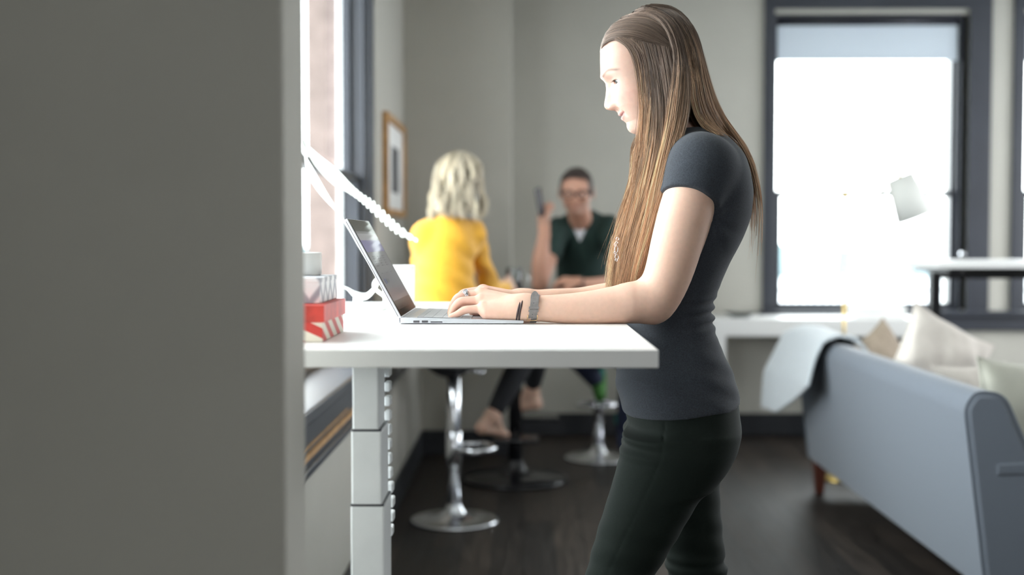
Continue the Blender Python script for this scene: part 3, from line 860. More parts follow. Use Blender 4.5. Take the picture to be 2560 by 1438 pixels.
# throw blanket over the far corner of the sofa back
M_THROW = mat('pale_blue_knit', (0.54, 0.585, 0.62), 0.95, sheen=0.4, noise=(90, 0.12), bump=(130, 0.9, 0.006))
def throw():
    ny, ns = 40, 60
    V, Fs = [], []
    for i in range(ny+1):
        ty = i/ny; y = 5.50+0.86*ty
        lowz = 0.60-0.20*min(1, ty*1.5)
        path = [(1.66, 0.50), (1.60, 0.60), (1.53, 0.745), (1.475, 0.812), (1.40, 0.825), (1.335, 0.80), (1.300, 0.72), (1.272-0.03*ty, 0.60), (1.275-0.045*ty, lowz)]
        P = np.array(path)
        d = np.r_[0, np.cumsum(np.hypot(*np.diff(P, axis=0).T))]
        for j in range(ns+1):
            s = d[-1]*j/ns
            x = np.interp(s, d, P[:, 0]); z = np.interp(s, d, P[:, 1])
            f = s/d[-1]
            wv = 0.014*math.sin(6.5*ty+2.0*f+0.5)*max(0, f-0.45)*2
            sag = -0.10*max(0, ty-0.80)/0.2*0.4
            V.append((x-wv, y, z+sag*0.6+0.004*math.sin(9*ty+5*f)))
    for i in range(ny):
        for j in range(ns):
            a = i*(ns+1)+j; Fs.append((a, a+1, a+ns+2, a+ns+1))
    o = obj_from('throw_blanket', V, Fs, M_THROW, smooth=True)
    sm = o.modifiers.new('sm', 'SMOOTH'); sm.factor = 0.5; sm.iterations = 6
    sd_ = o.modifiers.new('solid', 'SOLIDIFY'); sd_.thickness = 0.016; sd_.offset = 0
    sb = o.modifiers.new('sub', 'SUBSURF'); sb.levels = 1; sb.render_levels = 1
    return tag(o, 'pale blue-grey knitted throw draped over the far corner of the sofa back', 'blanket')
throw()

# ---- bar stools and pedestal table ------------------------------------------------------------
M_SEATB = mat('black_seat_vinyl', (0.02, 0.02, 0.022), 0.45, noise=(20, 0.1))
def bar_stool(loc, rz, label, r=0.198):
    s = thing('bar_stool', loc, label, 'stool', 'chrome pedestal bar stools', rz)
    MB().lathe([(0, 0), (r-0.004, 0), (r, 0.004), (r, 0.010), (r-0.010, 0.016), (r-0.018, 0.014), (0.11, 0.022), (0.065, 0.036), (0.040, 0.058), (0.034, 0.075), (0.030, 0.080), (0, 0.080)], n=64).build('base', M_CHROME, s)
    MB().lathe([(0, 0.07), (0.030, 0.07), (0.030, 0.46), (0.029, 0.465), (0.029, 0.70), (0, 0.70)], n=28).build('column', M_CHROME, s)
    MB().lathe([(0.0305, 0.24), (0.034, 0.242), (0.034, 0.40), (0.0305, 0.402)], n=28).build('sleeve', M_CHROME, s)
    mb = MB()
    a, b = 0.105, 0.17                        # D-shaped footrest loop
    P = [(0.0, -0.032), (0.05, -a), (0.12, -a*1.02), (b, -a*0.62), (b+0.008, 0), (b, a*0.62), (0.12, a*1.02), (0.05, a), (0.0, 0.032)]
    mb.tube([(x, y, 0.325) for x, y in P], 0.0125, 10)
    mb.build('footrest', M_CHROME, s)
    MB().tube([(0.02, 0, 0.675), (0.09, 0, 0.668), (0.125, 0, 0.66)], 0.005, 8).lathe([(0, -0.012), (0.010, -0.008), (0.012, 0), (0.010, 0.008), (0, 0.012)], c=(0.13, 0, 0.66), n=14).build('height_lever', M_CHROME, s)
    mb = MB().lathe([(0, 0.69), (0.10, 0.69), (0.175, 0.705), (0.195, 0.725), (0.198, 0.745), (0.185, 0.762), (0.10, 0.768), (0, 0.766)], n=48)
    mb.build('seat', M_SEATB, s)
    return s
p = at(1135, 1310, 5.46)
bar_stool((p[0], 5.46, 0), 0.35, 'chrome pedestal bar stool under the blonde woman in the yellow sweater')
p = at(1497, 1148, 7.05)
bar_stool((p[0], 7.05, 0), -1.75, 'chrome pedestal bar stool under the man in the green shirt')

tb = thing('pedestal_table', (-0.045, 6.40, 0), 'dark round bar-height pedestal table between the seated man and blonde woman', 'table')
M_TABTOP = mat('dark_brown_tabletop', (0.035, 0.025, 0.022), 0.35, noise=(10, 0.2))
MB().lathe([(0, 0.955), (0.36, 0.955), (0.385, 0.965), (0.39, 0.98), (0.387, 0.985), (0, 0.985)], n=72).build('tabletop', M_TABTOP, tb)
MB().lathe([(0, 0.02), (0.036, 0.02), (0.036, 0.955), (0, 0.955)], n=28).build('column', M_GLOSSBLACK, tb)
MB().lathe([(0, 0), (0.270, 0), (0.275, 0.005), (0.275, 0.014), (0.262, 0.024), (0.12, 0.036), (0.06, 0.055), (0.045, 0.10), (0.04, 0.11), (0, 0.11)], n=72).build('base', M_GLOSSBLACK, tb)
for (dx, dy, z) in ((0.0, -0.47, 0.300), (0.11, 0.06, 0.330)):
    MB().bbox((dx-0.10, dy-0.07, z-0.02), (dx+0.115, dy+0.09, z), 0.008, n=2).build('foot_plate', M_GLOSSBLACK, tb)
MB().tube([(0, 0, 0.25), (0, -0.20, 0.27), (0, -0.45, 0.285)], 0.014, 8).build('foot_arm', M_GLOSSBLACK, tb)

# ================================================================== ORGANIC SURFACES
# a figure is a list of blended solids turned into one continuous surface (surface nets)
def v3(p): return np.array(p, dtype=np.float64)
class Solid:
    def __init__(s): s.ops = []
    def add(s, fn, lo, hi, k=0.01, op='add'):
        s.ops.append((op, fn, v3(lo), v3(hi), k)); return s
    def cone(s, a, b, r1, r2, k=0.01, op='add'):
        a, b = v3(a), v3(b); ba = b-a; L2 = float(ba@ba) + 1e-12
        def fn(x, y, z):
            h = np.clip(((x-a[0])*ba[0]+(y-a[1])*ba[1]+(z-a[2])*ba[2])/L2, 0, 1)
            return np.sqrt((x-a[0]-h*ba[0])**2+(y-a[1]-h*ba[1])**2+(z-a[2]-h*ba[2])**2) - (r1+(r2-r1)*h)
        m = max(r1, r2)
        return s.add(fn, np.minimum(a, b)-m, np.maximum(a, b)+m, k, op)
    def chain(s, P, k=0.01):
        """P: list of (x, y, z, r)"""
        P = np.array(P, dtype=float)
        if len(P) > 2:
            Q = np.vstack([2*P[0]-P[1], P, 2*P[-1]-P[-2]]); R = []
            for i in range(len(P)-1):
                p0, p1, p2, p3 = Q[i:i+4]
                for f in (0.0, 0.25, 0.5, 0.75):
                    R.append(0.5*((2*p1)+(-p0+p2)*f+(2*p0-5*p1+4*p2-p3)*f*f+(-p0+3*p1-3*p2+p3)*f**3))
            R.append(P[-1]); R = np.array(R)
        else: R = P
        def fn(x, y, z):
            g = None
            for a, b in zip(R[:-1], R[1:]):
                ba = b[:3]-a[:3]; L2 = float(ba@ba)+1e-12
                h = np.clip(((x-a[0])*ba[0]+(y-a[1])*ba[1]+(z-a[2])*ba[2])/L2, 0, 1)
                d = np.sqrt((x-a[0]-h*ba[0])**2+(y-a[1]-h*ba[1])**2+(z-a[2]-h*ba[2])**2)-(a[3]+(b[3]-a[3])*h)
                g = d if g is None else np.minimum(g, d)
            return g
        return s.add(fn, (R[:, :3]-R[:, 3:]).min(0), (R[:, :3]+R[:, 3:]).max(0), k)
    def ell(s, c, r, k=0.01, R=None, op='add'):
        c, r = v3(c), v3(r); R = np.eye(3) if R is None else np.array(R)
        def fn(x, y, z):
            dx, dy, dz = x-c[0], y-c[1], z-c[2]
            u = R[0][0]*dx+R[1][0]*dy+R[2][0]*dz; v = R[0][1]*dx+R[1][1]*dy+R[2][1]*dz; w_ = R[0][2]*dx+R[1][2]*dy+R[2][2]*dz
            k0 = np.sqrt((u/r[0])**2+(v/r[1])**2+(w_/r[2])**2); k1 = np.sqrt((u/r[0]**2)**2+(v/r[1]**2)**2+(w_/r[2]**2)**2)+1e-9
            return k0*(k0-1)/k1
        m = float(max(r))
        return s.add(fn, c-m, c+m, k, op)
    def half(s, p, nrm):
        """cut away everything on the side the normal points to"""
        p, nrm = v3(p), v3(nrm)/np.linalg.norm(nrm)
        s.ops.append(('cut', lambda x, y, z: (x-p[0])*nrm[0]+(y-p[1])*nrm[1]+(z-p[2])*nrm[2], v3((-99,)*3), v3((99,)*3), 0.0)); return s
    def push(s, fn, lo, hi):
        s.ops.append(('fn', fn, v3(lo), v3(hi), 0.0)); return s
    def bounds(s):
        lo = np.min([o[2] for o in s.ops if o[0] == 'add'], axis=0); hi = np.max([o[3] for o in s.ops if o[0] == 'add'], axis=0)
        return lo, hi
    def mesh(s, h, lo=None, hi=None):
        l0, h0 = s.bounds()
        lo = l0-4*h if lo is None else np.maximum(v3(lo), l0-4*h); hi = h0+4*h if hi is None else np.minimum(v3(hi), h0+4*h)
        i0 = np.floor(lo/h).astype(int); i1 = np.ceil(hi/h).astype(int)+1       # shared lattice: neighbouring patches meet
        ax = [np.arange(i0[a], i1[a])*h for a in range(3)]
        F = np.full([len(a) for a in ax], 1.0, dtype=np.float32)
        for op, fn, a, b, k in s.ops:
            m = k+5*h
            sl = []
            for d in range(3):
                p = np.searchsorted(ax[d], a[d]-m); q = np.searchsorted(ax[d], b[d]+m)
                sl.append(slice(p, q))
            if any(q.start >= q.stop for q in sl): continue
            sl = tuple(sl)
            X = ax[0][sl[0]][:, None, None]; Y = ax[1][sl[1]][None, :, None]; Z = ax[2][sl[2]][None, None, :]
            g = fn(X, Y, Z).astype(np.float32); f = F[sl]
            if op == 'add':
                hh = np.maximum(k-np.abs(f-g), 0)/max(k, 1e-6)
                F[sl] = np.minimum(f, g)-hh*hh*k*0.25
            elif op == 'sub':
                g = -g; hh = np.maximum(k-np.abs(f-g), 0)/max(k, 1e-6)
                F[sl] = np.maximum(f, g)+hh*hh*k*0.25
            elif op == 'cut': F[sl] = np.maximum(f, g)
            elif op == 'fn': F[sl] = f+g
        return surface_nets(F, i0*h, h)

def surface_nets(F, org, h):
    S = F < 0
    n = np.array(F.shape)
    c = np.zeros(n-1, dtype=np.uint8)
    for a in (0, 1):
        for b in (0, 1):
            for d in (0, 1):
                c += S[a:n[0]-1+a, b:n[1]-1+b, d:n[2]-1+d]
    act = (c > 0) & (c < 8)
    I, J, K = np.nonzero(act)
    idx = np.full(n-1, -1, dtype=np.int64); idx[I, J, K] = np.arange(len(I))
    pos = np.zeros((len(I), 3)); cnt = np.zeros(len(I))
    cor = [(a, b, d) for a in (0, 1) for b in (0, 1) for d in (0, 1)]
    val = {q: F[I+q[0], J+q[1], K+q[2]].astype(np.float64) for q in cor}
    for q in cor:
        for ax in range(3):
            if q[ax] == 1: continue
            r = list(q); r[ax] = 1; r = tuple(r)
            v0, v1 = val[q], val[r]
            cr = (v0 < 0) != (v1 < 0)
            t = np.where(cr, v0/np.where(cr, v0-v1, 1), 0)
            for d in range(3):
                pos[:, d] += np.where(cr, q[d]+(t if d == ax else 0), 0)
            cnt += cr
    pos /= np.maximum(cnt, 1)[:, None]
    V = org + (np.stack([I, J, K], 1)+pos)*h
    Q = []
    for ax in range(3):
        b, d = (ax+1) % 3, (ax+2) % 3
        s0 = [slice(0, n[i]-1) for i in range(3)]; s1 = list(s0); s1[ax] = slice(1, n[ax])
        s0[b] = slice(1, n[b]-1); s0[d] = slice(1, n[d]-1); s1[b] = s0[b]; s1[d] = s0[d]
        A, B = S[tuple(s0)], S[tuple(s1)]
        x = np.nonzero(A != B)
        e = np.stack(x, 1); e[:, b] += 1; e[:, d] += 1
        ins = A[x]
        def cell(db, dd):
            g = e.copy(); g[:, b] -= db; g[:, d] -= dd
            return idx[g[:, 0], g[:, 1], g[:, 2]]
        q = np.stack([cell(1, 1), cell(0, 1), cell(0, 0), cell(1, 0)], 1)
        q[~ins] = q[~ins][:, ::-1]
        Q.append(q[(q >= 0).all(1)])
    return V, np.concatenate(Q)

def join_patches(P):
    V = []; Q = []; o = 0
    for v, q in P:
        V.append(v); Q.append(q+o); o += len(v)
    return np.concatenate(V), np.concatenate(Q)

def relax(V, Q, it=2, lam=0.5):
    E = np.concatenate([Q[:, [0, 1]], Q[:, [1, 2]], Q[:, [2, 3]], Q[:, [3, 0]]])
    for _ in range(it):
        S_ = np.zeros_like(V); c = np.zeros(len(V))
        for d in range(3):
            S_[:, d] = np.bincount(E[:, 0], V[E[:, 1], d], len(V)) + np.bincount(E[:, 1], V[E[:, 0], d], len(V))
        c = np.bincount(E[:, 0], minlength=len(V)) + np.bincount(E[:, 1], minlength=len(V))
        V = V + lam*(S_/np.maximum(c, 1)[:, None]-V)
    return V

def curve_samples(xs, ys, smooth=3):
    """smoothly interpolated table through (xs increasing, ys)"""
    xs, ys = np.array(xs, float), np.array(ys, float)
    o = np.argsort(xs); xs, ys = xs[o], ys[o]
    T = np.linspace(xs[0], xs[-1], 400)
    Yv = np.interp(T, xs, ys)
    if smooth:
        k = np.exp(-0.5*(np.arange(-12, 13)/smooth)**2); k /= k.sum()
        Yv = np.convolve(np.pad(Yv, 12, mode='edge'), k, 'valid')
    return T, Yv

def loft(S, rows, k=0.01, p=2.3, grow=0.0, smooth=6):
    """rows: (z, x_front, x_back, y_centre, half_width); x_front < x_back"""
    R = np.array(sorted(rows)); z = R[:, 0]
    tz, xf = curve_samples(z, R[:, 1], smooth); _, xb = curve_samples(z, R[:, 2], smooth)
    _, yc = curve_samples(z, R[:, 3], smooth); _, hw = curve_samples(z, R[:, 4], smooth)
    def fn(x, y, zz):
        a0 = np.interp(zz, tz, xf); a1 = np.interp(zz, tz, xb); c = np.interp(zz, tz, yc); b = np.interp(zz, tz, hw)+grow
        xc = (a0+a1)/2; a = (a1-a0)/2+grow
        d = ((np.abs((x-xc)/a)**p + np.abs((y-c)/b)**p)**(1/p)-1)*np.minimum(a, b)
        return np.maximum(d, np.maximum(tz[0]-zz, zz-tz[-1]))
    m = grow+0.01
    return S.add(fn, (R[:, 1].min()-m, (R[:, 3]-R[:, 4]).min()-m, z[0]-m), (R[:, 2].max()+m, (R[:, 3]+R[:, 4]).max()+m, z[-1]+m), k)

def pc(px, py, Y, r):
    q = at(px, py, Y); return (q[0], q[1], q[2], r)

# hair made of thin strands that follow guide lines
def catmull(P, m):
    P = np.asarray(P, float); k = len(P)
    d = np.r_[0, np.cumsum(np.linalg.norm(np.diff(P, axis=0), axis=1))]; d /= d[-1]
    Q = np.vstack([2*P[0]-P[1], P, 2*P[-1]-P[-2]])
    out = []
    for t in np.linspace(0, 1, m):
        i = min(np.searchsorted(d, t, side='right')-1, k-2); i = max(i, 0)
        f = (t-d[i])/(d[i+1]-d[i]+1e-9)
        p0, p1, p2, p3 = Q[i], Q[i+1], Q[i+2], Q[i+3]
        out.append(0.5*((2*p1)+(-p0+p2)*f+(2*p0-5*p1+4*p2-p3)*f*f+(-p0+3*p1-3*p2+p3)*f**3))
    return np.array(out)
class Hair:
    def __init__(s): s.V = []; s.Q = []; s.Cc = []; s.n = 0
    def strands(s, P, rad, colr, side=3, taper=0.35):
        """P (ns, m, 3); rad (ns,); colr (ns, m, 3)"""
        ns, m, _ = P.shape
        T = np.gradient(P, axis=1); T /= np.linalg.norm(T, axis=2, keepdims=True)+1e-9
        ref = np.array([0.3, 1.0, 0.2]); A = np.cross(T, ref); A /= np.linalg.norm(A, axis=2, keepdims=True)+1e-9
        B = np.cross(T, A)
        t = np.linspace(0, 1, m)
        r = rad[:, None]*np.where(t < 0.75, 1.0, 1-(t-0.75)/0.25*(1-taper))[None, :]
        rings = []
        for k in range(side):
            an = 2*PI*k/side
            rings.append(P + (math.cos(an)*A+math.sin(an)*B)*r[:, :, None])
        R = np.stack(rings, 2)                       # ns, m, side, 3
        base = s.n + (np.arange(ns)[:, None, None]*m + np.arange(m)[None, :, None])*side + np.arange(side)[None, None, :]
        nx = np.roll(base, -1, axis=2)
        q = np.stack([base[:, :-1], nx[:, :-1], nx[:, 1:], base[:, 1:]], -1).reshape(-1, 4)
        s.V.append(R.reshape(-1, 3)); s.Q.append(q); s.n += ns*m*side
        s.Cc.append(np.repeat(colr[:, :, None, :], side, axis=2).reshape(-1, 3))
    def sheet(s, guides, count, root, tip, rad=0.00055, m=22, jitter=0.004, clumps=40, clump=0.6, wav=0.0, endvar=0.12, var=0.28, under=None, seed=0, start=0.0, mid=0.5, epow=2.0, ulen=0.93):
        """guides: list of world polylines side by side; strands are spread between them"""
        rng = np.random.default_rng(seed)
        G = np.array([catmull(g, m) for g in guides]); ng = len(G)
        u = rng.random(count)*(ng-1)
        # pull strands towards clump centres, stronger at the tips
        cc = np.sort(rng.random(clumps)*(ng-1)); near = cc[np.abs(u[:, None]-cc[None, :]).argmin(1)]
        t = np.linspace(0, 1, m)
        uu = u[:, None] + (near-u)[:, None]*clump*t[None, :]**0.8
        i = np.clip(uu.astype(int), 0, ng-2); f = (uu-i)[..., None]
        P = G[i, np.arange(m)[None, :]]*(1-f)+G[i+1, np.arange(m)[None, :]]*f
        off = rng.normal(0, jitter, (count, 3)); coff = {c: rng.normal(0, jitter*0.9, 3) for c in cc}
        CO = np.array([coff[c] for c in near])
        P = P + off[:, None, :]*(0.35+0.65*t[None, :, None]) + CO[:, None, :]*t[None, :, None]
        if wav:
            ph = np.array([coff[c][0]*900 for c in near]) + rng.normal(0, 0.35, count)
            amp = wav*(0.7+0.6*rng.random(count))
            P[:, :, 0] += (amp[:, None]*np.sin(t[None, :]*11+ph[:, None])*t[None, :]**0.6)
            P[:, :, 1] += (amp[:, None]*np.cos(t[None, :]*9+ph[:, None]*1.3)*t[None, :]**0.6)
        # random lengths: resample along the strand
        e = 1-endvar*rng.random(count)**epow
        ts = (start+(1-start)*t)[None, :]*e[:, None]*(m-1)
        j = np.clip(ts.astype(int), 0, m-2); g = (ts-j)[..., None]; rr = np.arange(count)[:, None]
        P = P[rr, j]*(1-g)+P[rr, j+1]*g
        tone = np.exp(rng.normal(0, var, count))
        ctone = {c: math.exp(rng.normal(0, var*1.0)) for c in cc}
        tone *= np.array([ctone[c] for c in near])
        mixv = np.clip((t[None, :]-mid)/0.35+0.5+rng.normal(0, 0.12, count)[:, None], 0, 1)[..., None]
        colr = (np.array(root)*(1-mixv)+np.array(tip)*mixv)*tone[:, None, None]
        s.strands(P, rad*(0.6+0.8*rng.random(count)), np.clip(colr, 0, 0.9))
        if under is not None:                        # the closed mass of hair beneath the outer strands
            off, col = under
            mm = 4*(ng-1)+1
            uu = np.linspace(0, ng-1, mm); i = np.clip(uu.astype(int), 0, ng-2); f = (uu-i)[:, None, None]
            W = G[i]*(1-f)+G[i+1]*f
            W = W[:, : int(m*ulen)]; m2 = W.shape[1]
            U = np.stack([W+np.array(off), W+np.array(off)*2.2], 0).reshape(-1, 3)
            b = s.n; N1 = mm*m2
            a = (np.arange(mm-1)[:, None]*m2+np.arange(m2-1)[None, :]).ravel()
            q = np.stack([a, a+1, a+m2+1, a+m2], 1)
            s.V.append(U); s.Q += [q+b, q[:, ::-1]+b+N1]; s.n += len(U)
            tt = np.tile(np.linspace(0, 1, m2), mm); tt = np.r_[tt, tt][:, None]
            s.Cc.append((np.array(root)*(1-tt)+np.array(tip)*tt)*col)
    def build(s, name, m, parent):
        return np_obj(name, np.concatenate(s.V), np.concatenate(s.Q), m, parent, True, np.concatenate(s.Cc))

# ================================================================== THE WOMAN AT THE DESK
YM = 2.455                                        # her midline
def skin_material(name, tone=(1, 1, 1)):
    return mat(name, tone, 0.52, spec=0.35, sss=0.25, attr='tint', noise=(120, 0.035), bump=(600, 0.10, 0.0006))
M_SKIN = skin_material('skin')
M_TEE = mat('charcoal_heather_knit', (0.026, 0.031, 0.040), 0.92, sheen=0.08, noise=(420, 0.35), bump=(900, 0.4, 0.0009))
M_TROUS = mat('dark_green_twill', (0.0065, 0.0115, 0.0085), 0.85, spec=0.25, noise=(300, 0.15), bump=(900, 0.3, 0.0006))
M_HAIR = mat('hair', (0.2, 0.13, 0.08), 0.42, spec=0.4, attr='tint')
SKIN = np.array((0.68, 0.45, 0.345))

O3 = at(1600, 200, YM); TAU = math.radians(18); ct, st = math.cos(TAU), math.sin(TAU)
MPX = YM/F_PX                                     # metres per pixel at her midline
def uv_of(px, py):
    q = at(px, py, YM); dx, dz = q[0]-O3[0], q[2]-O3[2]
    return -dx*ct-dz*st, -dx*st+dz*ct
def uvw(x, y, z):
    dx, dz = x-O3[0], z-O3[2]
    return -dx*ct-dz*st, -dx*st+dz*ct, y-YM
def from_uvw(u, v, w_): return np.array([O3[0]-u*ct-v*st, YM+w_, O3[2]-u*st+v*ct])
RH = np.array([[-ct, 0, -st], [0, 1, 0], [-st, 0, ct]]).T   # columns: forward, side, up

prof_px = [(1516,84),(1508,98),(1503,112),(1500.8,127),(1500.6,150),(1501.5,175),(1504.5,193),(1509,201),(1513.8,209),(1515.4,223),(1514,241),(1511.4,255),(1510.6,263),(1511.6,268.5),(1516,273.5),(1523.4,275.7),
           (1531,275.2),(1538,274.6),(1542,278),(1545.6,283),(1549,288.6),(1554,291.0),(1555,294.5),(1556.5,299.5),(1561,303.5),(1566,307.5),(1566.8,312),(1567.2,318),(1570,325),(1575,330.5),(1583,334.2),(1592,335)]
pf_ = np.array([uv_of(*p) for p in prof_px])
o_ = np.argsort(pf_[:, 1]); PV, PU = pf_[o_, 1], pf_[o_, 0]
base_px = [(44, 136), (56, 125), (65, 114), (72, 101), (76, 93), (80, 70), (84, 48), (86, 30), (81, 15), (79, 0), (78, -20), (78, -35), (77, -50), (73, -62), (70, -72), (66, -82), (61, -92), (59, -102), (58, -112), (50, -122), (38, -128)]
b_ = np.array(base_px)*MPX; o_ = np.argsort(b_[:, 1]); BV, BU = b_[o_, 1], b_[o_, 0]
hwv = np.array([(-0.104, 0.014), (-0.100, 0.022), (-0.092, 0.034), (-0.080, 0.045), (-0.065, 0.053), (-0.045, 0.061), (-0.02, 0.067), (0.0, 0.069), (0.02, 0.070), (0.05, 0.071), (0.075, 0.068), (0.095, 0.055), (0.108, 0.038)])
bkv = np.array([(-0.104, 0.012), (-0.095, 0.000), (-0.08, -0.020), (-0.06, -0.040), (-0.03, -0.055), (0.0, -0.06), (0.08, -0.06)])
UC = 0.006
def sstep(a, b, x):
    t = np.clip((x-a)/(b-a), 0, 1); return t*t*(3-2*t)
def face_fn(x, y, z):
    u, v, w_ = uvw(x, y, z)
    ub = np.interp(v, BV, BU); um = np.interp(v, PV, PU); hw = np.interp(v, hwv[:, 0], hwv[:, 1]); bk = np.interp(v, bkv[:, 0], bkv[:, 1])
    d = um-ub
    aw = np.abs(w_)
    # width of the midline relief: forehead wide, nose narrow, lips and chin wider
    wd = np.interp(v, [-0.10, -0.088, -0.076, -0.068, -0.050, -0.0435, -0.040, -0.030, -0.015, 0.004, 0.016, 0.03], [0.020, 0.018, 0.020, 0.021, 0.020, 0.0165, 0.0120, 0.0125, 0.0095, 0.0085, 0.016, 0.04])
    rel = d*np.exp(-(aw/wd)**2.4)
    ala = 0.0095*np.exp(-((v+0.0345)/0.0065)**2-((aw-0.0135)/0.0048)**2)          # nostril wings
    chk = 0.0035*np.exp(-((v+0.022)/0.020)**2-((aw-0.042)/0.020)**2)               # smiling cheeks
    brow = 0.0045*np.exp(-((v-0.030)/0.009)**2-((aw-0.028)/0.018)**2)
    sock = -0.0085*np.exp(-((v-0.011)/0.0115)**2-((aw-0.031)/0.0155)**2) - 0.004*np.exp(-((v-0.008)/0.011)**2-((aw-0.015)/0.007)**2)
    nlf = -0.0018*np.exp(-((aw-(0.017+(-(v+0.036))*0.42))/0.003)**2)*sstep(-0.066, -0.055, v)*(1-sstep(-0.040, -0.034, v))
    vm = -0.0566+0.0042*(aw/0.024)**2
    lipm = np.exp(-(aw/0.026)**6)
    mouth = -0.0036*np.exp(-((v-vm)/0.0011)**2)*lipm
    lips = (0.0022*np.exp(-((v-vm-0.0042)/0.0028)**2)+0.0030*np.exp(-((v-vm+0.0048)/0.0034)**2))*np.exp(-(aw/0.020)**4)*sstep(0.003, 0.012, aw)
    corner = -0.0022*np.exp(-((v+0.0515)/0.0035)**2-((aw-0.0265)/0.003)**2)
    um_edge = ub-UC
    a1 = um_edge+rel+ala+chk+brow+sock+nlf+mouth+lips+corner
    du = u-UC
    a = np.maximum(np.where(du > 0, a1, UC-bk), 0.005)
    p = 2.25
    f = ((aw/hw)**p+(np.abs(du)/np.maximum(a, 0.005))**p)**(1/p)-1
    f = f*np.minimum(hw, a)
    return np.maximum(f, np.maximum(-0.1035-v, v-0.107))

hs = Solid()
SKC = from_uvw(*uv_of(1626, 131), 0)
hs.ell(SKC, (0.090, 0.0745, 0.080), 0.0, R=RH)
lo_, hi_ = O3-0.14, O3+0.14
hs.add(face_fn, lo_, hi_, 0.022)
EYE = [(0.0385, 0.0090, -0.0315), (0.0385, 0.0090, 0.0315)]
for (u, v, w_) in EYE:
    sg = -1 if w_ < 0 else 1
    hs.ell(from_uvw(u, v, w_), (0.0140, 0.0140, 0.0136), 0.006, R=RH)
for (u, v, w_) in EYE:
    sg = -1 if w_ < 0 else 1
    a = math.radians(50)*sg
    dr = RH @ np.array([math.cos(a), math.sin(a), -0.10]); dr /= np.linalg.norm(dr)
    sd = np.cross(RH[:, 2], dr); sd /= np.linalg.norm(sd); up = np.cross(dr, sd)
    sl = math.radians(5)*sg
    sd2 = sd*math.cos(sl)-up*math.sin(sl); up2 = up*math.cos(sl)+sd*math.sin(sl)
    c = from_uvw(u, v, w_)+dr*0.0125
    hs.ell(c, (0.0085, 0.0155, 0.0042), 0.0015, R=np.stack([dr, sd2, up2], 1), op='sub')
for w_ in (-0.0075, 0.0075):                      # nostrils
    hs.ell(from_uvw(0.0655, -0.0405, w_*0.95), (0.0075, 0.0030, 0.0042), 0.002, R=RH, op='sub')
for sg in (-1, 1):                                # ears
    R2 = RH @ np.array([[1, 0, 0.25], [0, 1, 0], [-0.25, 0, 1]])
    eu, ev = uv_of(1664, 172)
    hs.ell(from_uvw(eu, ev, sg*0.0745), (0.014, 0.0045, 0.027), 0.006, R=RH)
    hs.ell(from_uvw(eu+0.003, ev+0.002, sg*0.081), (0.009, 0.004, 0.017), 0.003, R=RH, op='sub')
neck = [pc(1652, 262, YM, 0.050), pc(1668, 310, YM, 0.050), pc(1695, 365, YM, 0.053), pc(1720, 410, YM, 0.058)]
hs.chain(neck, 0.022)
hs.cone(pc(1700, 372, YM-0.02, 0)[:3], pc(1735, 416, YM-0.12, 0)[:3], 0.036, 0.042, 0.03)
hs.cone(pc(1700, 372, YM+0.02, 0)[:3], pc(1735, 416, YM+0.12, 0)[:3], 0.036, 0.042, 0.03)

TORSO = [(322, 1722, 1788, .050), (340, 1690, 1812, .080), (360, 1668, 1832, .115), (390, 1642, 1856, .148), (430, 1620, 1868, .165), (480, 1600, 1877, .162), (540, 1578, 1873, .152), (600, 1564, 1851, .145),
         (650, 1562, 1823, .135), (700, 1570, 1801, .124), (760, 1577, 1779, .117), (800, 1573, 1779, .119), (850, 1560, 1791, .130), (900, 1547, 1815, .146), (950, 1538, 1836, .160), (1000, 1550, 1844, .171), (1045, 1564, 1844, .175)]
def rows_of(T, Y, shift=0.0):
    R = []
    for r in T:
        a = at(r[1], r[0], Y); b = at(r[2], r[0], Y)
        R.append(((a[2]+b[2])/2, a[0]+shift, b[0]-shift, Y, r[3]-shift))
    return R
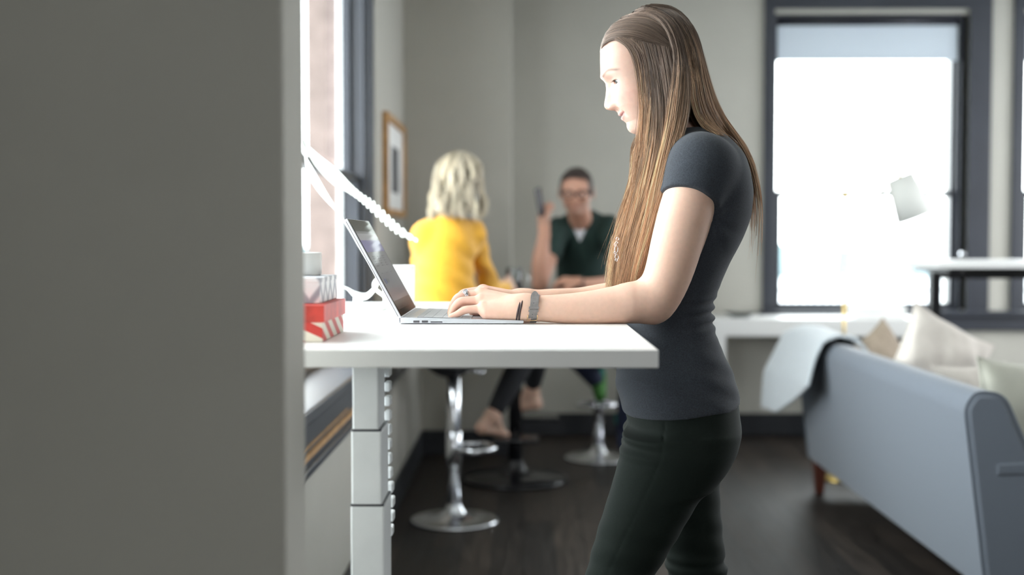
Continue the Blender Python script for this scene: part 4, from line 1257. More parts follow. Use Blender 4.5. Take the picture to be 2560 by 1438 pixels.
# skin under the shirt, ending inside the trousers
loft(hs, rows_of(TORSO, YM, 0.012), 0.02, 2.3)
NA = [pc(1742, 432, 2.325, .050), pc(1722, 500, 2.318, .0500), pc(1697, 590, 2.312, .0485), pc(1672, 680, 2.308, .0445), pc(1647, 742, 2.306, .0400), pc(1637, 769, 2.306, .0270)]
hs.chain(NA, 0.02)
NF = [pc(1630, 771, 2.306, .0250), pc(1590, 757, 2.304, .0385), pc(1540, 762, 2.302, .0350), pc(1480, 769, 2.300, .0315), pc(1410, 772, 2.298, .0275), pc(1350, 771.5, 2.297, .0243), pc(1312, 770, 2.297, .0230)]
hs.chain(NF, 0.022)
FA_ = [(q[0], 2*YM-q[1], q[2], q[3]) for q in NA]
FA_[-2:] = [pc(1640, 735, 2.598, .039), pc(1628, 758, 2.598, .028)]
hs.chain(FA_, 0.02)
def hand(mir=None, dx=0.0):
    """near hand in photograph coordinates; mirrored in depth for the other"""
    def q(px, py, Y, r):
        p = pc(px, py, Y, r)
        return (p[0]+dx, mir-p[1] if mir else p[1], p[2], p[3])
    W = [(1312, 770, 2.297, .0225), (1290, 769, 2.298, .0215)]
    def line(P, k): hs.chain([q(*p) for p in P], k)
    line(W, 0.02)
    line([(1290, 776, 2.292, .0190), (1252, 781, 2.291, .0160), (1218, 783, 2.290, .0125)], 0.009)    # outer edge of the palm
    line([(1292, 768, 2.293, .0195), (1212, 772, 2.295, .0125)], 0.009)
    line([(1292, 764, 2.305, .0185), (1205, 753, 2.313, .0125)], 0.009)
    line([(1292, 762, 2.315, .0170), (1205, 737, 2.333, .0125)], 0.009)
    line([(1292, 765, 2.325, .0160), (1211, 739, 2.352, .0120)], 0.009)
    line([(1285, 776, 2.310, .0150), (1215, 775, 2.325, .0120)], 0.009)
    for a_ in ((1207, 770, 2.293), (1199, 751, 2.312), (1199, 733, 2.333), (1206, 737, 2.353)):
        c_ = q(*a_, 0.0108); hs.ell(c_[:3], (0.0112, 0.0085, 0.0108), 0.005)
    K = 0.0022
    line([(1212, 772, 2.295, .0101), (1185, 773, 2.294, .0077), (1162, 775.5, 2.293, .0075), (1143, 785.5, 2.292, .0063), (1128, 791.5, 2.292, .0056)], K)
    line([(1205, 753, 2.313, .0104), (1172, 752, 2.312, .0083), (1150, 755, 2.311, .0081), (1136, 769, 2.310, .0071), (1127, 787, 2.309, .0059)], K)
    line([(1205, 737, 2.333, .0104), (1170, 738, 2.331, .0083), (1146, 744, 2.329, .0082), (1133, 762, 2.328, .0072), (1126, 782, 2.327, .0060)], K)
    line([(1211, 739, 2.352, .0099), (1176, 741, 2.350, .0081), (1152, 747, 2.348, .0079), (1139, 764, 2.347, .0070), (1133, 783, 2.346, .0059)], K)
    line([(1280, 770, 2.335, .0135), (1238, 776, 2.362, .0108), (1205, 779, 2.370, .0088), (1182, 782, 2.372, .0072)], 0.008)
hand()
hand(mir=2.297+2.525)
FFp = [pc(1624, 760, 2.598, .025), pc(1590, 742, 2.594, .036), pc(1520, 746, 2.585, .0325), pc(1450, 754, 2.570, .0290)]
p_ = pc(1312, 770, 2.297, .0225); FFp.append((p_[0]+0.06, 2.545, p_[2]+0.001, .0250)); FFp.append((p_[0], 2.525, p_[2], .0225))
hs.chain(FFp, 0.02)

def body_tint(V):
    u, v, w_ = uvw(V[:, 0], V[:, 1], V[:, 2]); aw = np.abs(w_)
    c = np.tile(SKIN, (len(V), 1)).astype(float)
    head = (v > -0.12) & (V[:, 2] > at(1600, 345, YM)[2])
    def blend(mask, col, m_):
        k = (mask*m_*head)[:, None]; c[:] = c*(1-k)+np.array(col)*k
    blend(1.0, (0.52, 0.345, 0.275), np.ones(len(V)))
    front = sstep(0.02, 0.04, u)
    blend(0.35, (0.66, 0.30, 0.25), np.exp(-((v+0.022)/0.018)**2-((aw-0.045)/0.016)**2))
    vm = -0.0566+0.0042*(aw/0.024)**2
    up = np.exp(-(np.maximum(v-vm, 0)/(0.0062*np.sqrt(np.clip(1-(aw/0.0265)**2, 0.01, 1))))**4); dn = np.exp(-(np.maximum(vm-v, 0)/(0.0088*np.sqrt(np.clip(1-(aw/0.0265)**2, 0.01, 1))))**4)
    blend(0.85, (0.40, 0.18, 0.165), up*dn*(aw < 0.0265)*(u > 0.035)*front)
    blend(0.5, (0.40, 0.16, 0.14), np.exp(-((v+0.0405)/0.004)**2-((aw-0.008)/0.005)**2)*(u > 0.05))
    bv = 0.0265+0.006*np.exp(-((aw-0.044)/0.014)**2)-0.15*np.maximum(aw-0.052, 0)
    blend(0.75, (0.16, 0.10, 0.075), np.exp(-((v-bv)/0.0026)**2)*sstep(0.013, 0.019, aw)*(1-sstep(0.058, 0.066, aw))*sstep(0.008, 0.02, u))
    blend(0.35, (0.40, 0.24, 0.20), np.exp(-((v-0.018)/0.004)**2-((aw-0.034)/0.012)**2)*front)
    a_, b_ = at(1498, 116, YM), at(1640, 205, YM)
    nx_, nz_ = -(b_[2]-a_[2]), (b_[0]-a_[0]); nl = math.hypot(nx_, nz_)
    dd_ = ((V[:, 0]-a_[0])*nx_+(V[:, 2]-a_[2])*nz_)/nl
    dd_ = dd_ - 0.022*np.exp(-((V[:, 0]-at(1548, 120, YM)[0])/0.022)**2)
    blend(1.0, (0.085, 0.060, 0.047), sstep(0.0, 0.007, dd_)*(v > -0.06))
    # knuckles and fingertips slightly pinker
    hx = np.exp(-np.maximum(V[:, 0]-at(1225, 760, 2.31)[0], 0)/0.02)*(V[:, 2] < 1.2)
    c[:] = c*(1-0.25*hx[:, None])+np.array((0.66, 0.36, 0.30))*0.25*hx[:, None]
    return np.clip(c, 0, 1)

zc = at(1600, 352, YM)[2]; xw = at(1330, 770, 2.3)[0]
P = [hs.mesh(0.0010, lo=(-9, YM-0.11, zc), hi=(9, YM+0.11, 9))]
HV = P[0][0].copy()
P.append(hs.mesh(0.0025, lo=(xw-0.001, -9, -9), hi=(9, 9, zc+0.003)))
P.append(hs.mesh(0.0011, lo=(-9, -9, -9), hi=(xw+0.004, 9, 9)))
P[0] = (relax(*P[0], it=1, lam=0.4), P[0][1]); P[1] = (relax(*P[1], it=2), P[1][1]); P[2] = (relax(*P[2], it=3), P[2][1])

TROU_T = [(985, 1558, 1838, .163), (1015, 1561, 1841, .166), (1050, 1569, 1845, .169), (1075, 1562, 1843, .174), (1120, 1557, 1832, .174), (1160, 1560, 1812, .165), (1195, 1580, 1785, .150)]
NLEG = [(1095, 1566, 1836, .086), (1140, 1551, 1822, .088), (1200, 1534, 1783, .088), (1250, 1519, 1745, .086), (1330, 1493, 1699, .080), (1438, 1464, 1634, .070), (1600, 1432, 1562, .056), (1800, 1432, 1560, .055), (2060, 1452, 1536, .040), (2085, 1455, 1536, .042)]
FLEG = [(1095, 1590, 1836, .086), (1150, 1600, 1815, .088), (1200, 1622, 1796, .088), (1286, 1642, 1801, .080), (1386, 1662, 1811, .070), (1438, 1670, 1817, .066), (1600, 1680, 1812, .056), (1800, 1690, 1815, .055), (2000, 1715, 1795, .040), (2025, 1716, 1797, .042)]
YN_, YF_ = 2.370, 2.545
legs = Solid()
loft(legs, rows_of([r for r in TROU_T], YM, 0.006), 0.02); loft(legs, rows_of(NLEG, YN_, 0.006), 0.02); loft(legs, rows_of(FLEG, YF_, 0.006), 0.02)
for (px, py, Y) in ((1490, 2075, YN_), (1752, 2015, YF_)):
    a = at(px, py, Y)
    legs.chain([(a[0], Y, 0.12, .040), (a[0]+0.01, Y, 0.045, .036)], 0.02).chain([(a[0]+0.01, Y, 0.040, .034), (a[0]-0.08, Y, 0.032, .033), (a[0]-0.15, Y, 0.026, .022)], 0.015)
lz = at(1600, 1035, YM)[2]
P.append(legs.mesh(0.005, hi=(9, 9, lz)))
V, Q = join_patches(P)
person = thing('person', (0.32, YM, 0), 'woman with long brown hair in charcoal tee standing at the desk, typing on the laptop', 'person')
body = keep(np_obj('body', V, Q, M_SKIN, None, True, body_tint(V)), person)
print('body verts', len(V))

# eyes
M_EYEW = mat('eye_white', (0.72, 0.70, 0.68), 0.15, noise=(40, 0.02))
M_IRIS = mat('iris', (0.045, 0.05, 0.045), 0.1, noise=(80, 0.3))
M_PUP = mat('pupil', (0.004, 0.004, 0.004), 0.08, noise=(5, 0.1))
for (u, v, w_) in EYE:
    c = from_uvw(u, v, w_)
    gz = RH @ np.array([0.90, (-0.20 if w_ < 0 else -0.10), -0.36]); gz /= np.linalg.norm(gz)
    q = Vector(gz).to_track_quat('Z', 'Y').to_matrix().to_4x4(); MX = Matrix.Translation(c) @ q
    r = 0.0123
    sph = [(r*math.sin(t), r*math.cos(t)) for t in np.linspace(PI, 0.0, 26)]
    e = keep(MB().lathe(sph[::1], n=32, mx=MX).build('eye', M_EYEW), person)
    iris = MB().lathe([(r*1.012*math.sin(t), r*1.012*math.cos(t)) for t in np.linspace(0.50, 0.0, 8)], n=28, mx=MX).build('iris', M_IRIS); iris.parent = e; iris.matrix_parent_inverse = e.matrix_parent_inverse @ Matrix.Identity(4)
    iris.matrix_parent_inverse = Matrix.Identity(4)
    pp = MB().lathe([(r*1.022*math.sin(t), r*1.022*math.cos(t)) for t in np.linspace(0.20, 0.0, 6)], n=20, mx=MX).build('pupil', M_PUP); pp.parent = e
M_LASH = mat('lash', (0.012, 0.010, 0.010), 0.5, noise=(50, 0.1))
for (u, v, w_) in EYE:                              # lid line and lashes along the upper lid
    sg = -1 if w_ < 0 else 1
    mb = MB(); pts = []
    for t in np.linspace(0, 1, 15):
        az = math.radians(-8+112*t)*sg
        el = 0.0036-0.0026*(2*t-1)**2
        rr = 0.0138
        pts.append(from_uvw(u+rr*math.cos(az), v+el-0.0006, w_+rr*math.sin(az)))
    mb.tube(pts, [0.00045+0.0006*math.sin(PI*min(1, k/14*0.9+0.1)) for k in range(15)], 6)
    for k in range(1, 14):
        for j in range(2):
            a = Vector(pts[k])+Vector((0, 0, 0.0)); dirv = Vector(pts[k])-Vector(from_uvw(u, v, w_)); dirv.normalize()
            fw = Vector(RH[:, 0]); ln = 0.0075
            b = a+dirv*ln*0.55+Vector(RH[:, 2])*(-0.0012)+fw*0.0020; c_ = b+dirv*ln*0.3+Vector(RH[:, 2])*0.0012
            mb.tube([a, b, c_], [0.00035, 0.00025, 0.00008], 4)
    keep(mb.build('eyelashes', M_LASH), person)

# ---- shirt -------------------------------------------------------------------------------------
sh = Solid()
loft(sh, rows_of(TORSO, YM, 0.0), 0.02, 2.3)
def sleeve(Ys, sg):
    a = at(1752, 412, YM-0.135); b = at(1721, 505, YM-0.140)
    a = np.array((a[0], YM+sg*0.132, a[2])); b = np.array((b[0], YM+sg*0.139, b[2])); ba = b-a; L2 = ba@ba
    h1 = at(1660, 481, YM-0.14); h2 = at(1788, 520, YM-0.14); h1[1] = h2[1] = YM+sg*0.139
    d2 = np.array((0, sg*0.056, 0.024)); N = np.cross(h2-h1, d2); N /= np.linalg.norm(N)
    if N[2] > 0: N = -N
    def fn(x, y, z):
        t = np.clip(((x-a[0])*ba[0]+(y-a[1])*ba[1]+(z-a[2])*ba[2])/L2, 0, 1)
        d = np.sqrt((x-a[0]-t*ba[0])**2+(y-a[1]-t*ba[1])**2+(z-a[2]-t*ba[2])**2)-(0.0590+(0.0550-0.0590)*t)
        return np.maximum(d, (x-h1[0])*N[0]+(y-h1[1])*N[1]+(z-h1[2])*N[2])
    sh.add(fn, np.minimum(a, b)-0.07, np.maximum(a, b)+0.07, 0.022)
    return h1, N
sh.cone(pc(1712, 372, YM-0.03, 0)[:3], (at(1752, 412, 2.32)[0], YM-0.122, at(1752, 412, 2.32)[2]), 0.044, 0.052, 0.03)
sh.cone(pc(1712, 372, YM+0.03, 0)[:3], (at(1752, 412, 2.32)[0], YM+0.122, at(1752, 412, 2.32)[2]), 0.044, 0.052, 0.03)
sleeve(2.315, -1); sleeve(2.595, 1)
# open the neckline and the sleeves, cut the hem
n0 = at(1760, 318, YM); n1 = at(1700, 350, YM)
cutc = at(1735, 300, YM)
sh.ell(cutc, (0.075, 0.075, 0.036), 0.004, op='sub')
hz1 = at(1566, 1030, YM); hz2 = at(1840, 1002, YM)
sh.half(hz1, (-(hz1[2]-hz2[2])*0.0+(hz2[2]-hz1[2])*-1.0*-1, 0, -(hz2[0]-hz1[0])))
zw = at(1777, 782, YM)[2]; xwb = at(1777, 782, YM)[0]
def folds(x, y, z):
    m1 = np.exp(-((z-zw)/0.032)**2)*sstep(xwb-0.085, xwb-0.01, x)
    f = 0.0042*np.sin((z-zw)*2*PI/0.021+0.6+18*(y-YM)**2*8)*m1
    m2 = np.exp(-((z-zw+0.12)/0.09)**2)
    f = f+0.0012*np.sin((z-zw)*2*PI/0.045+x*40+y*25)*m2
    # fabric pulled from the armpit
    ax_, az_ = at(1775, 545, 2.33)[0], at(1775, 545, 2.33)[2]
    r = np.sqrt((x-ax_)**2+(z-az_)**2); an = np.arctan2(z-az_, x-ax_)
    f = f+0.0011*np.sin(an*9)*np.exp(-(r/0.07)**2)*(y < YM)
    hb = np.abs((x-hz1[0])*0+(z-(hz1[2]+(hz2[2]-hz1[2])*(x-hz1[0])/(hz2[0]-hz1[0]))-0.018))
    return f+0.0009*np.exp(-(hb/0.0012)**2)
sh.push(folds, (-9, -9, hz1[2]-0.05), (9, 9, at(1700, 330, YM)[2]))
V, Q = sh.mesh(0.0028); V = relax(V, Q, 1)
keep(np_obj('shirt', V, Q, M_TEE, None), person)

# ---- trousers ----------------------------------------------------------------------------------
tr = Solid()
loft(tr, rows_of(TROU_T, YM), 0.02, 2.3); loft(tr, rows_of(NLEG, YN_), 0.03, 2.15); loft(tr, rows_of(FLEG, YF_), 0.012, 2.15)
seam = np.array([at(px, py, YN_-0.08)[[0, 2]] for px, py in ((1668, 1040), (1662, 1080), (1652, 1140), (1630, 1200), (1600, 1265), (1565, 1340), (1530, 1420), (1500, 1500), (1480, 1620))])
def seam_groove(x, y, z):
    xs = np.interp(z, seam[::-1, 1], seam[::-1, 0])
    g = 0.0016*np.exp(-((x-xs)/0.0012)**2)*(y < YN_-0.02)
    zt = at(1560, 1090, YM)[2]; xt = at(1560, 1090, YM)[0]
    g = g+0.0035*np.sin((z-zt)*2*PI/0.030+30*(y-YM)**2+x*9)*np.exp(-((z-zt)/0.030)**2)*(1-sstep(xt+0.01, xt+0.09, x))
    zk = at(1500, 1438, YN_)[2]
    g = g+0.0012*np.sin((z-zk)*2*PI/0.05+x*22+y*30)*np.exp(-((z-zk)/0.12)**2)
    zf = at(1800, 1408, YF_)[2]
    g = g+0.003*np.sin((z-zf)*2*PI/0.03)*np.exp(-((z-zf)/0.02)**2)*(y > YM)*1.0
    return g
tr.push(seam_groove, (-9, -9, 0), (9, 9, at(1600, 1035, YM)[2]+0.05))
V, Q = tr.mesh(0.0032); V = relax(V, Q, 1)
keep(np_obj('trousers', V, Q, M_TROUS, None), person)
M_SHOE = mat('black_leather', (0.015, 0.014, 0.014), 0.4, noise=(20, 0.1))
for (px, py, Y) in ((1490, 2075, YN_), (1752, 2015, YF_)):
    a = at(px, py, Y); s_ = Solid()
    s_.chain([(a[0]+0.018, Y, 0.040, .038), (a[0]-0.08, Y, 0.036, .039), (a[0]-0.155, Y, 0.030, .028)], 0.02)
    s_.half((0, 0, 0.001), (0, 0, -1)); s_.ell((a[0]-0.0, Y, 0.10), (0.045, 0.040, 0.055), 0.004, op='sub')
    V, Q = s_.mesh(0.004); keep(np_obj('shoe', V, Q, M_SHOE, None), person)

# ---- hair ------------------------------------------------------------------------------------------
RU, RW, RV = 0.090, 0.0745, 0.080
NEARV = HV[HV[:, 1] < YM]
CELL = 0.0025
SURF = {}
for x_, y_, z_ in NEARV:
    k_ = (int(x_//CELL), int(z_//CELL)); v_ = SURF.get(k_)
    if v_ is None or y_ < v_: SURF[k_] = y_
def surfY(x, z):
    i, j = int(x//CELL), int(z//CELL); m_ = None
    for a in (-1, 0, 1):
        for b in (-1, 0, 1):
            v_ = SURF.get((i+a, j+b))
            if v_ is not None and (m_ is None or v_ < m_): m_ = v_
    return m_
def on_head(px, py, Y, ex):
    """point seen at the pixel, at depth Y or just outside the head surface"""
    y = Y if Y is not None else YM
    for _ in range(6):
        q = at(px, py, y); s_ = surfY(q[0], q[2])
        t = y
        if s_ is not None: t = (s_-ex) if Y is None else min(Y, s_-ex)
        elif Y is None: t = YM
        if abs(t-y) < 2e-4: break
        y = t
    return at(px, py, y)
def G(pts, ex=0.005, over=False):
    P_ = [at(pts[0][0]+10, pts[0][1]+9, YM+0.022)] if over else []
    for a, b in zip(pts[:-1], pts[1:]):                # denser, so the line follows the head
        for f in (0, 0.5):
            px, py = a[0]+(b[0]-a[0])*f, a[1]+(b[1]-a[1])*f
            Ya = a[2] if len(a) > 2 else None; Yb = b[2] if len(b) > 2 else None
            Y = Ya if f == 0 else (None if Ya is None or Yb is None else (Ya+Yb)/2)
            P_.append(on_head(px, py, Y, ex))
    P_.append(on_head(pts[-1][0], pts[-1][1], pts[-1][2] if len(pts[-1]) > 2 else None, ex))
    P_ = np.array(P_)
    Qm = P_.copy()
    for _ in range(2): Qm[1:-1] = (Qm[:-2]+2*Qm[1:-1]+Qm[2:])/4
    Qm[:, 1] = np.minimum(Qm[:, 1], P_[:, 1]+0.002)
    return Qm
ROOT = np.array((0.118, 0.082, 0.062)); TIP = np.array((0.50, 0.325, 0.205)); MIDC = np.array((0.20, 0.135, 0.095))
hair = Hair()
FT = [
 [(1578,99),(1594,140,2.392),(1603,200,2.385),(1608,265,2.388),(1611,320,2.395),(1604,370,2.400),(1594,430,2.400),(1578,500,2.400),(1555,570,2.400),(1538,640,2.405),(1530,722,2.41)],
 [(1598,104),(1616,160,2.378),(1624,230,2.374),(1630,300,2.376),(1626,360,2.375),(1612,440,2.37),(1592,520,2.37),(1570,600,2.375),(1554,660,2.38),(1546,720,2.39)],
 [(1620,109),(1638,170,2.371),(1648,240,2.368),(1652,310,2.365),(1646,380,2.355),(1630,460,2.35),(1606,545,2.355),(1584,620,2.362),(1568,680,2.37),(1562,718,2.375)],
 [(1645,114),(1660,180,2.364),(1670,250,2.360),(1673,320,2.352),(1664,390,2.340),(1646,465,2.335),(1622,550,2.345),(1598,630,2.358),(1582,690,2.366),(1576,714,2.37)],
 [(1668,120),(1682,190,2.360),(1690,260,2.355),(1692,325,2.343),(1678,395,2.325),(1658,465,2.322),(1638,550,2.340),(1612,635,2.355),(1594,690,2.362),(1588,710,2.365)],
 [(1690,122),(1704,195,2.360),(1713,260,2.354),(1710,320,2.342),(1690,385,2.322),(1664,455,2.318),(1646,535,2.335),(1622,620,2.350),(1602,690,2.360)]]
FG = [G(g) for g in FT]
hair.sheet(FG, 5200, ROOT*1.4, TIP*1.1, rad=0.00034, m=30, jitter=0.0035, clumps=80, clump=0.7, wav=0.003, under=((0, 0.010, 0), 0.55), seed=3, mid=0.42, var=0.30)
CG = [G(g) for g in [
 [(1650,285,2.52),(1600,330,2.520),(1574,365,2.500),(1580,420,2.480),(1582,460,2.460),(1560,520,2.44),(1540,585,2.430),(1527,650,2.43),(1521,724,2.43)],
 [(1655,290,2.50),(1612,345,2.490),(1590,400,2.470),(1590,460,2.450),(1574,520,2.43),(1552,590,2.420),(1534,655,2.42),(1527,724,2.42)],
 [(1660,295,2.48),(1625,350,2.465),(1606,410,2.445),(1598,470,2.430),(1580,540,2.415),(1560,600,2.410),(1545,660,2.41),(1540,720,2.41)],
 [(1670,300,2.45),(1645,360,2.435),(1630,420,2.415),(1612,490,2.400),(1594,560,2.395),(1575,620,2.395),(1560,670,2.40),(1556,716,2.40)]]]
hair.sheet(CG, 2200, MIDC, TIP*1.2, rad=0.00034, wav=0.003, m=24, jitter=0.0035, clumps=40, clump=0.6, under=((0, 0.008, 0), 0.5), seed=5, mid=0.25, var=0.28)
WG = [G(g, 0.006) for g in [
 [(1536,97),(1560,106),(1580,128),(1592,165,2.392),(1600,215,2.388),(1603,270,2.390),(1602,330,2.395),(1594,400,2.395),(1580,470,2.395)],
 [(1560,96),(1582,108),(1598,135,2.390),(1606,175,2.383),(1612,225,2.378),(1614,285,2.382),(1610,345,2.388),(1600,410,2.388),(1586,480,2.388)],
 [(1584,98),(1606,112),(1622,145,2.378),(1630,190,2.372),(1634,240,2.370),(1635,300,2.372),(1628,360,2.372),(1612,430,2.370),(1594,500,2.372)]]]
hair.sheet(WG, 620, ROOT*1.9, TIP*1.1, rad=0.00028, m=26, jitter=0.0030, clumps=26, clump=0.5, seed=31, mid=0.45, var=0.25, wav=0.003, endvar=0.6)
TG = [G(g, 0.0035, True) for g in [
 [(1497,127),(1514,103),(1548,96),(1590,103),(1630,113),(1662,120),(1680,128),(1690,150)],
 [(1498,110),(1520,86),(1562,80),(1604,91),(1642,105),(1668,116),(1684,130),(1692,152)],
 [(1503,93),(1529,69),(1582,60),(1622,73),(1656,93),(1676,112),(1689,134),(1696,158)],
 [(1515,73),(1549,51),(1604,44),(1642,60),(1670,86),(1686,110),(1696,138),(1702,164)],
 [(1538,51),(1578,31),(1630,32),(1664,52),(1688,84),(1700,114),(1706,144),(1709,172)]]]
hair.sheet(TG, 4200, ROOT*1.45, ROOT*0.95, rad=0.00030, m=18, jitter=0.0013, clumps=60, clump=0.3, under=((0, 0.004, 0), 0.8), seed=6, endvar=0.03, var=0.18)
LK = [G(g, 0.008, True) for g in [
 [(1556,46),(1600,30),(1645,42),(1668,75),(1682,115),(1688,150),(1682,200,2.348),(1674,260,2.345),(1668,320,2.342),(1655,385,2.335),(1640,460,2.330),(1618,545,2.338),(1594,630,2.352),(1578,705,2.36)],
 [(1572,38),(1615,24),(1660,42),(1684,78),(1696,120),(1702,165,2.352),(1698,220,2.346),(1690,280,2.342),(1682,335,2.335),(1664,400,2.325),(1648,470,2.322),(1630,550,2.335),(1606,635,2.350),(1590,700,2.36)],
 [(1586,31),(1632,21),(1674,44),(1698,84),(1710,130),(1718,180,2.354),(1720,235,2.348),(1716,290,2.343),(1704,340,2.332),(1678,400,2.318),(1658,465,2.316),(1640,545,2.332),(1616,630,2.348),(1598,695,2.36)]]]
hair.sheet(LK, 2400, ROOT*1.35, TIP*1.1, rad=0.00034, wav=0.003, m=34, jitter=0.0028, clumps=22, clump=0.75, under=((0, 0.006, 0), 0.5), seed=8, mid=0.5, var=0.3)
ST = [
 [(1588,30),(1636,21),(1678,46),(1702,88),(1713,138),(1721,190,2.356),(1727,245,2.362),(1738,292,2.385),(1766,326,2.430),(1804,352,2.455),(1842,385,2.465),(1866,435,2.470),(1877,500,2.475),(1870,560,2.48),(1860,620,2.48)],
 [(1590,28),(1640,19),(1684,42),(1711,85),(1723,140),(1731,200,2.362),(1738,255,2.372),(1752,300,2.400),(1782,332,2.435),(1816,358,2.455),(1848,390,2.465),(1869,440,2.470),(1879,500,2.475),(1874,570,2.48),(1862,640,2.48)],
 [(1602,22),(1655,15),(1700,42),(1728,90),(1742,150,2.385),(1752,210,2.388),(1764,262,2.400),(1784,305,2.425),(1812,340,2.452),(1840,376,2.465),(1866,425,2.472),(1881,490,2.478),(1878,570,2.48),(1868,640,2.48),(1860,705,2.48)],
 [(1615,17),(1668,13),(1712,42),(1740,95,2.415),(1754,155,2.413),(1766,215,2.415),(1782,270,2.425),(1804,312,2.445),(1830,348,2.460),(1856,390,2.468),(1877,445,2.475),(1884,520,2.48),(1880,600,2.48),(1874,670,2.48),(1868,730,2.48)],
 [(1628,14,2.45),(1682,14,2.450),(1722,46,2.450),(1748,100,2.450),(1760,160,2.450),(1774,220,2.450),(1794,274,2.455),(1818,316,2.460),(1844,354,2.468),(1866,398,2.475),(1880,455,2.480),(1886,530,2.485),(1884,610,2.485),(1878,680,2.485),(1872,742,2.485)]]
SG = [G(g, 0.008) for g in ST]
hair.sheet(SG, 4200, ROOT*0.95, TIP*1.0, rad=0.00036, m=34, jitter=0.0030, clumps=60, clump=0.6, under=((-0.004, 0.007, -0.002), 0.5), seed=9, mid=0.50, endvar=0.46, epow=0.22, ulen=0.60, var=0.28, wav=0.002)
def mirror(Gs): return [np.array([(p[0], 2*YM-p[1], p[2]) for p in g]) for g in Gs]
hair.sheet(mirror(SG), 1400, ROOT, TIP, rad=0.0006, m=30, jitter=0.004, clumps=40, clump=0.6, under=((-0.004, -0.007, -0.002), 0.5), seed=10, mid=0.6, endvar=0.5, epow=0.3, ulen=0.55)
hair.sheet(mirror(TG), 1000, ROOT*1.4, ROOT, rad=0.0006, m=16, jitter=0.0014, clumps=40, clump=0.3, under=((0, -0.004, 0), 0.8), seed=11)
FMir = [g for g in mirror(FG)]
hair.sheet(FMir, 1300, ROOT*1.3, TIP, rad=0.0006, m=26, jitter=0.004, clumps=40, clump=0.6, under=((0, -0.008, 0), 0.55), seed=12, mid=0.4)
# loose flyaway hairs around the outline
rng = np.random.default_rng(21)
fly = []
for k in range(46):
    g = SG[rng.integers(1, 4)] if k % 2 else FG[rng.integers(0, 2)]
    c = catmull(g, 26).copy(); i0 = rng.integers(2, 12); t = np.linspace(0, 1, 26-i0)
    q = c[i0:].copy(); s_ = (1 if k % 2 else -1)
    q[:, 0] += s_*(0.006+0.035*rng.random()*t**1.5)+0.006*np.sin(t*(4+6*rng.random())+rng.random()*6)*t
    q[:, 1] += rng.normal(0, 0.02)*t
    q = q[:int(len(q)*(0.5+0.45*rng.random()))]
    fly.append(catmull(q, 22))
fly = np.array(fly)
hair.strands(fly, np.full(len(fly), 0.00022), np.tile(TIP*0.8, (len(fly), 22, 1)))
keep(hair.build('hair', M_HAIR, None), person)

# ---- jewellery -----------------------------------------------------------------------------------------
M_LEATH = mat('grey_leather', (0.20, 0.185, 0.18), 0.6, noise=(150, 0.2), bump=(300, 0.3, 0.0005))
M_BRAC = mat('dark_brown_leather', (0.035, 0.018, 0.018), 0.3, noise=(60, 0.2))
M_GOLD = mat('rose_gold', (0.75, 0.50, 0.28), 0.25, metal=1.0, noise=(30, 0.03))
M_SILV = mat('silver', (0.75, 0.75, 0.80), 0.2, metal=1.0, noise=(30, 0.03))
def arm_ring(mb, cx, cy, Y, r, a0, a1, wdt, th, lean=0.0, n=28, squash=1.0):
    """band around the forearm from angle a0 to a1; 0 = up, 90 = towards the camera"""
    c = at(cx, cy, Y); V, Fs = [], []
    for i in range(n+1):
        a = math.radians(a0+(a1-a0)*i/n); s_, k_ = math.sin(a), math.cos(a)
        w2 = wdt(i/n)/2 if callable(wdt) else wdt/2
        for rr in (r, r+th):
            for dx in (-w2, w2):
                V.append((c[0]+dx+lean*k_, Y-s_*rr*squash, c[2]+k_*rr))
    for i in range(n):
        a = i*4; b = a+4
        Fs += [(a, a+1, b+1, b), (a+2, b+2, b+3, a+3), (a, b, b+2, a+2), (a+1, a+3, b+3, b+1)]
    Fs += [(0, 2, 3, 1), (4*n, 4*n+1, 4*n+3, 4*n+2)]
    mb.add(V, Fs); return mb
RWr = 0.0249
st_ = keep(arm_ring(MB(), 1334, 771.5, 2.297, RWr, 0, 360, 0.0155, 0.0016, lean=0.003, n=48).build('watch_strap', M_LEATH), person)
def sub(o, par): o.parent = par; return o
# free end of the strap running up over the wrist with a pointed tip
cS = at(1334, 771.5, 2.297); path = []
for a_ in np.linspace(130, 62, 16):
    r_ = math.radians(a_); path.append((2.297-math.sin(r_)*(RWr+0.0017), cS[2]+math.cos(r_)*(RWr+0.0017), 0.003*math.cos(r_)))
ey, ez, _ = path[-1]; tz = at(1337, 728, ey)[2]
for t_ in np.linspace(0.1, 1, 14): path.append((ey+0.003*t_*t_, ez+(tz-ez)*t_, 0.0014+0.0010*t_))
V_, F_ = [], []
n_ = len(path)
for i, (yy, zz, dx_) in enumerate(path):
    t_ = i/(n_-1); w2 = 0.0075*(1 if t_ < 0.70 else math.sqrt(max(0.03, 1-((t_-0.70)/0.3)**2)))
    for dy_ in (0, -0.0017):
        V_ += [(cS[0]+dx_-w2, yy+dy_, zz), (cS[0]+dx_+w2, yy+dy_, zz)]
for i in range(n_-1):
    a_ = i*4; b_ = a_+4; F_ += [(a_, a_+1, b_+1, b_), (a_+2, b_+2, b_+3, a_+3), (a_, b_, b_+2, a_+2), (a_+1, a_+3, b_+3, b_+1)]
F_ += [(0, 2, 3, 1), (4*n_-4, 4*n_-3, 4*n_-1, 4*n_-2)]
mb = MB(); mb.add(V_, F_)
sub(mb.build('strap_end', M_LEATH), st_)
sub(arm_ring(MB(), 1334, 771.5, 2.297, RWr+0.003, 99, 92, 0.0185, 0.0014, lean=0.003, n=4).build('keeper', M_LEATH), st_)
sub(arm_ring(MB(), 1334, 771.5, 2.297, RWr+0.003, 88, 80, 0.0185, 0.0014, lean=0.003, n=4).build('keeper', M_LEATH), st_)
c = at(1333, 771.5, 2.297)
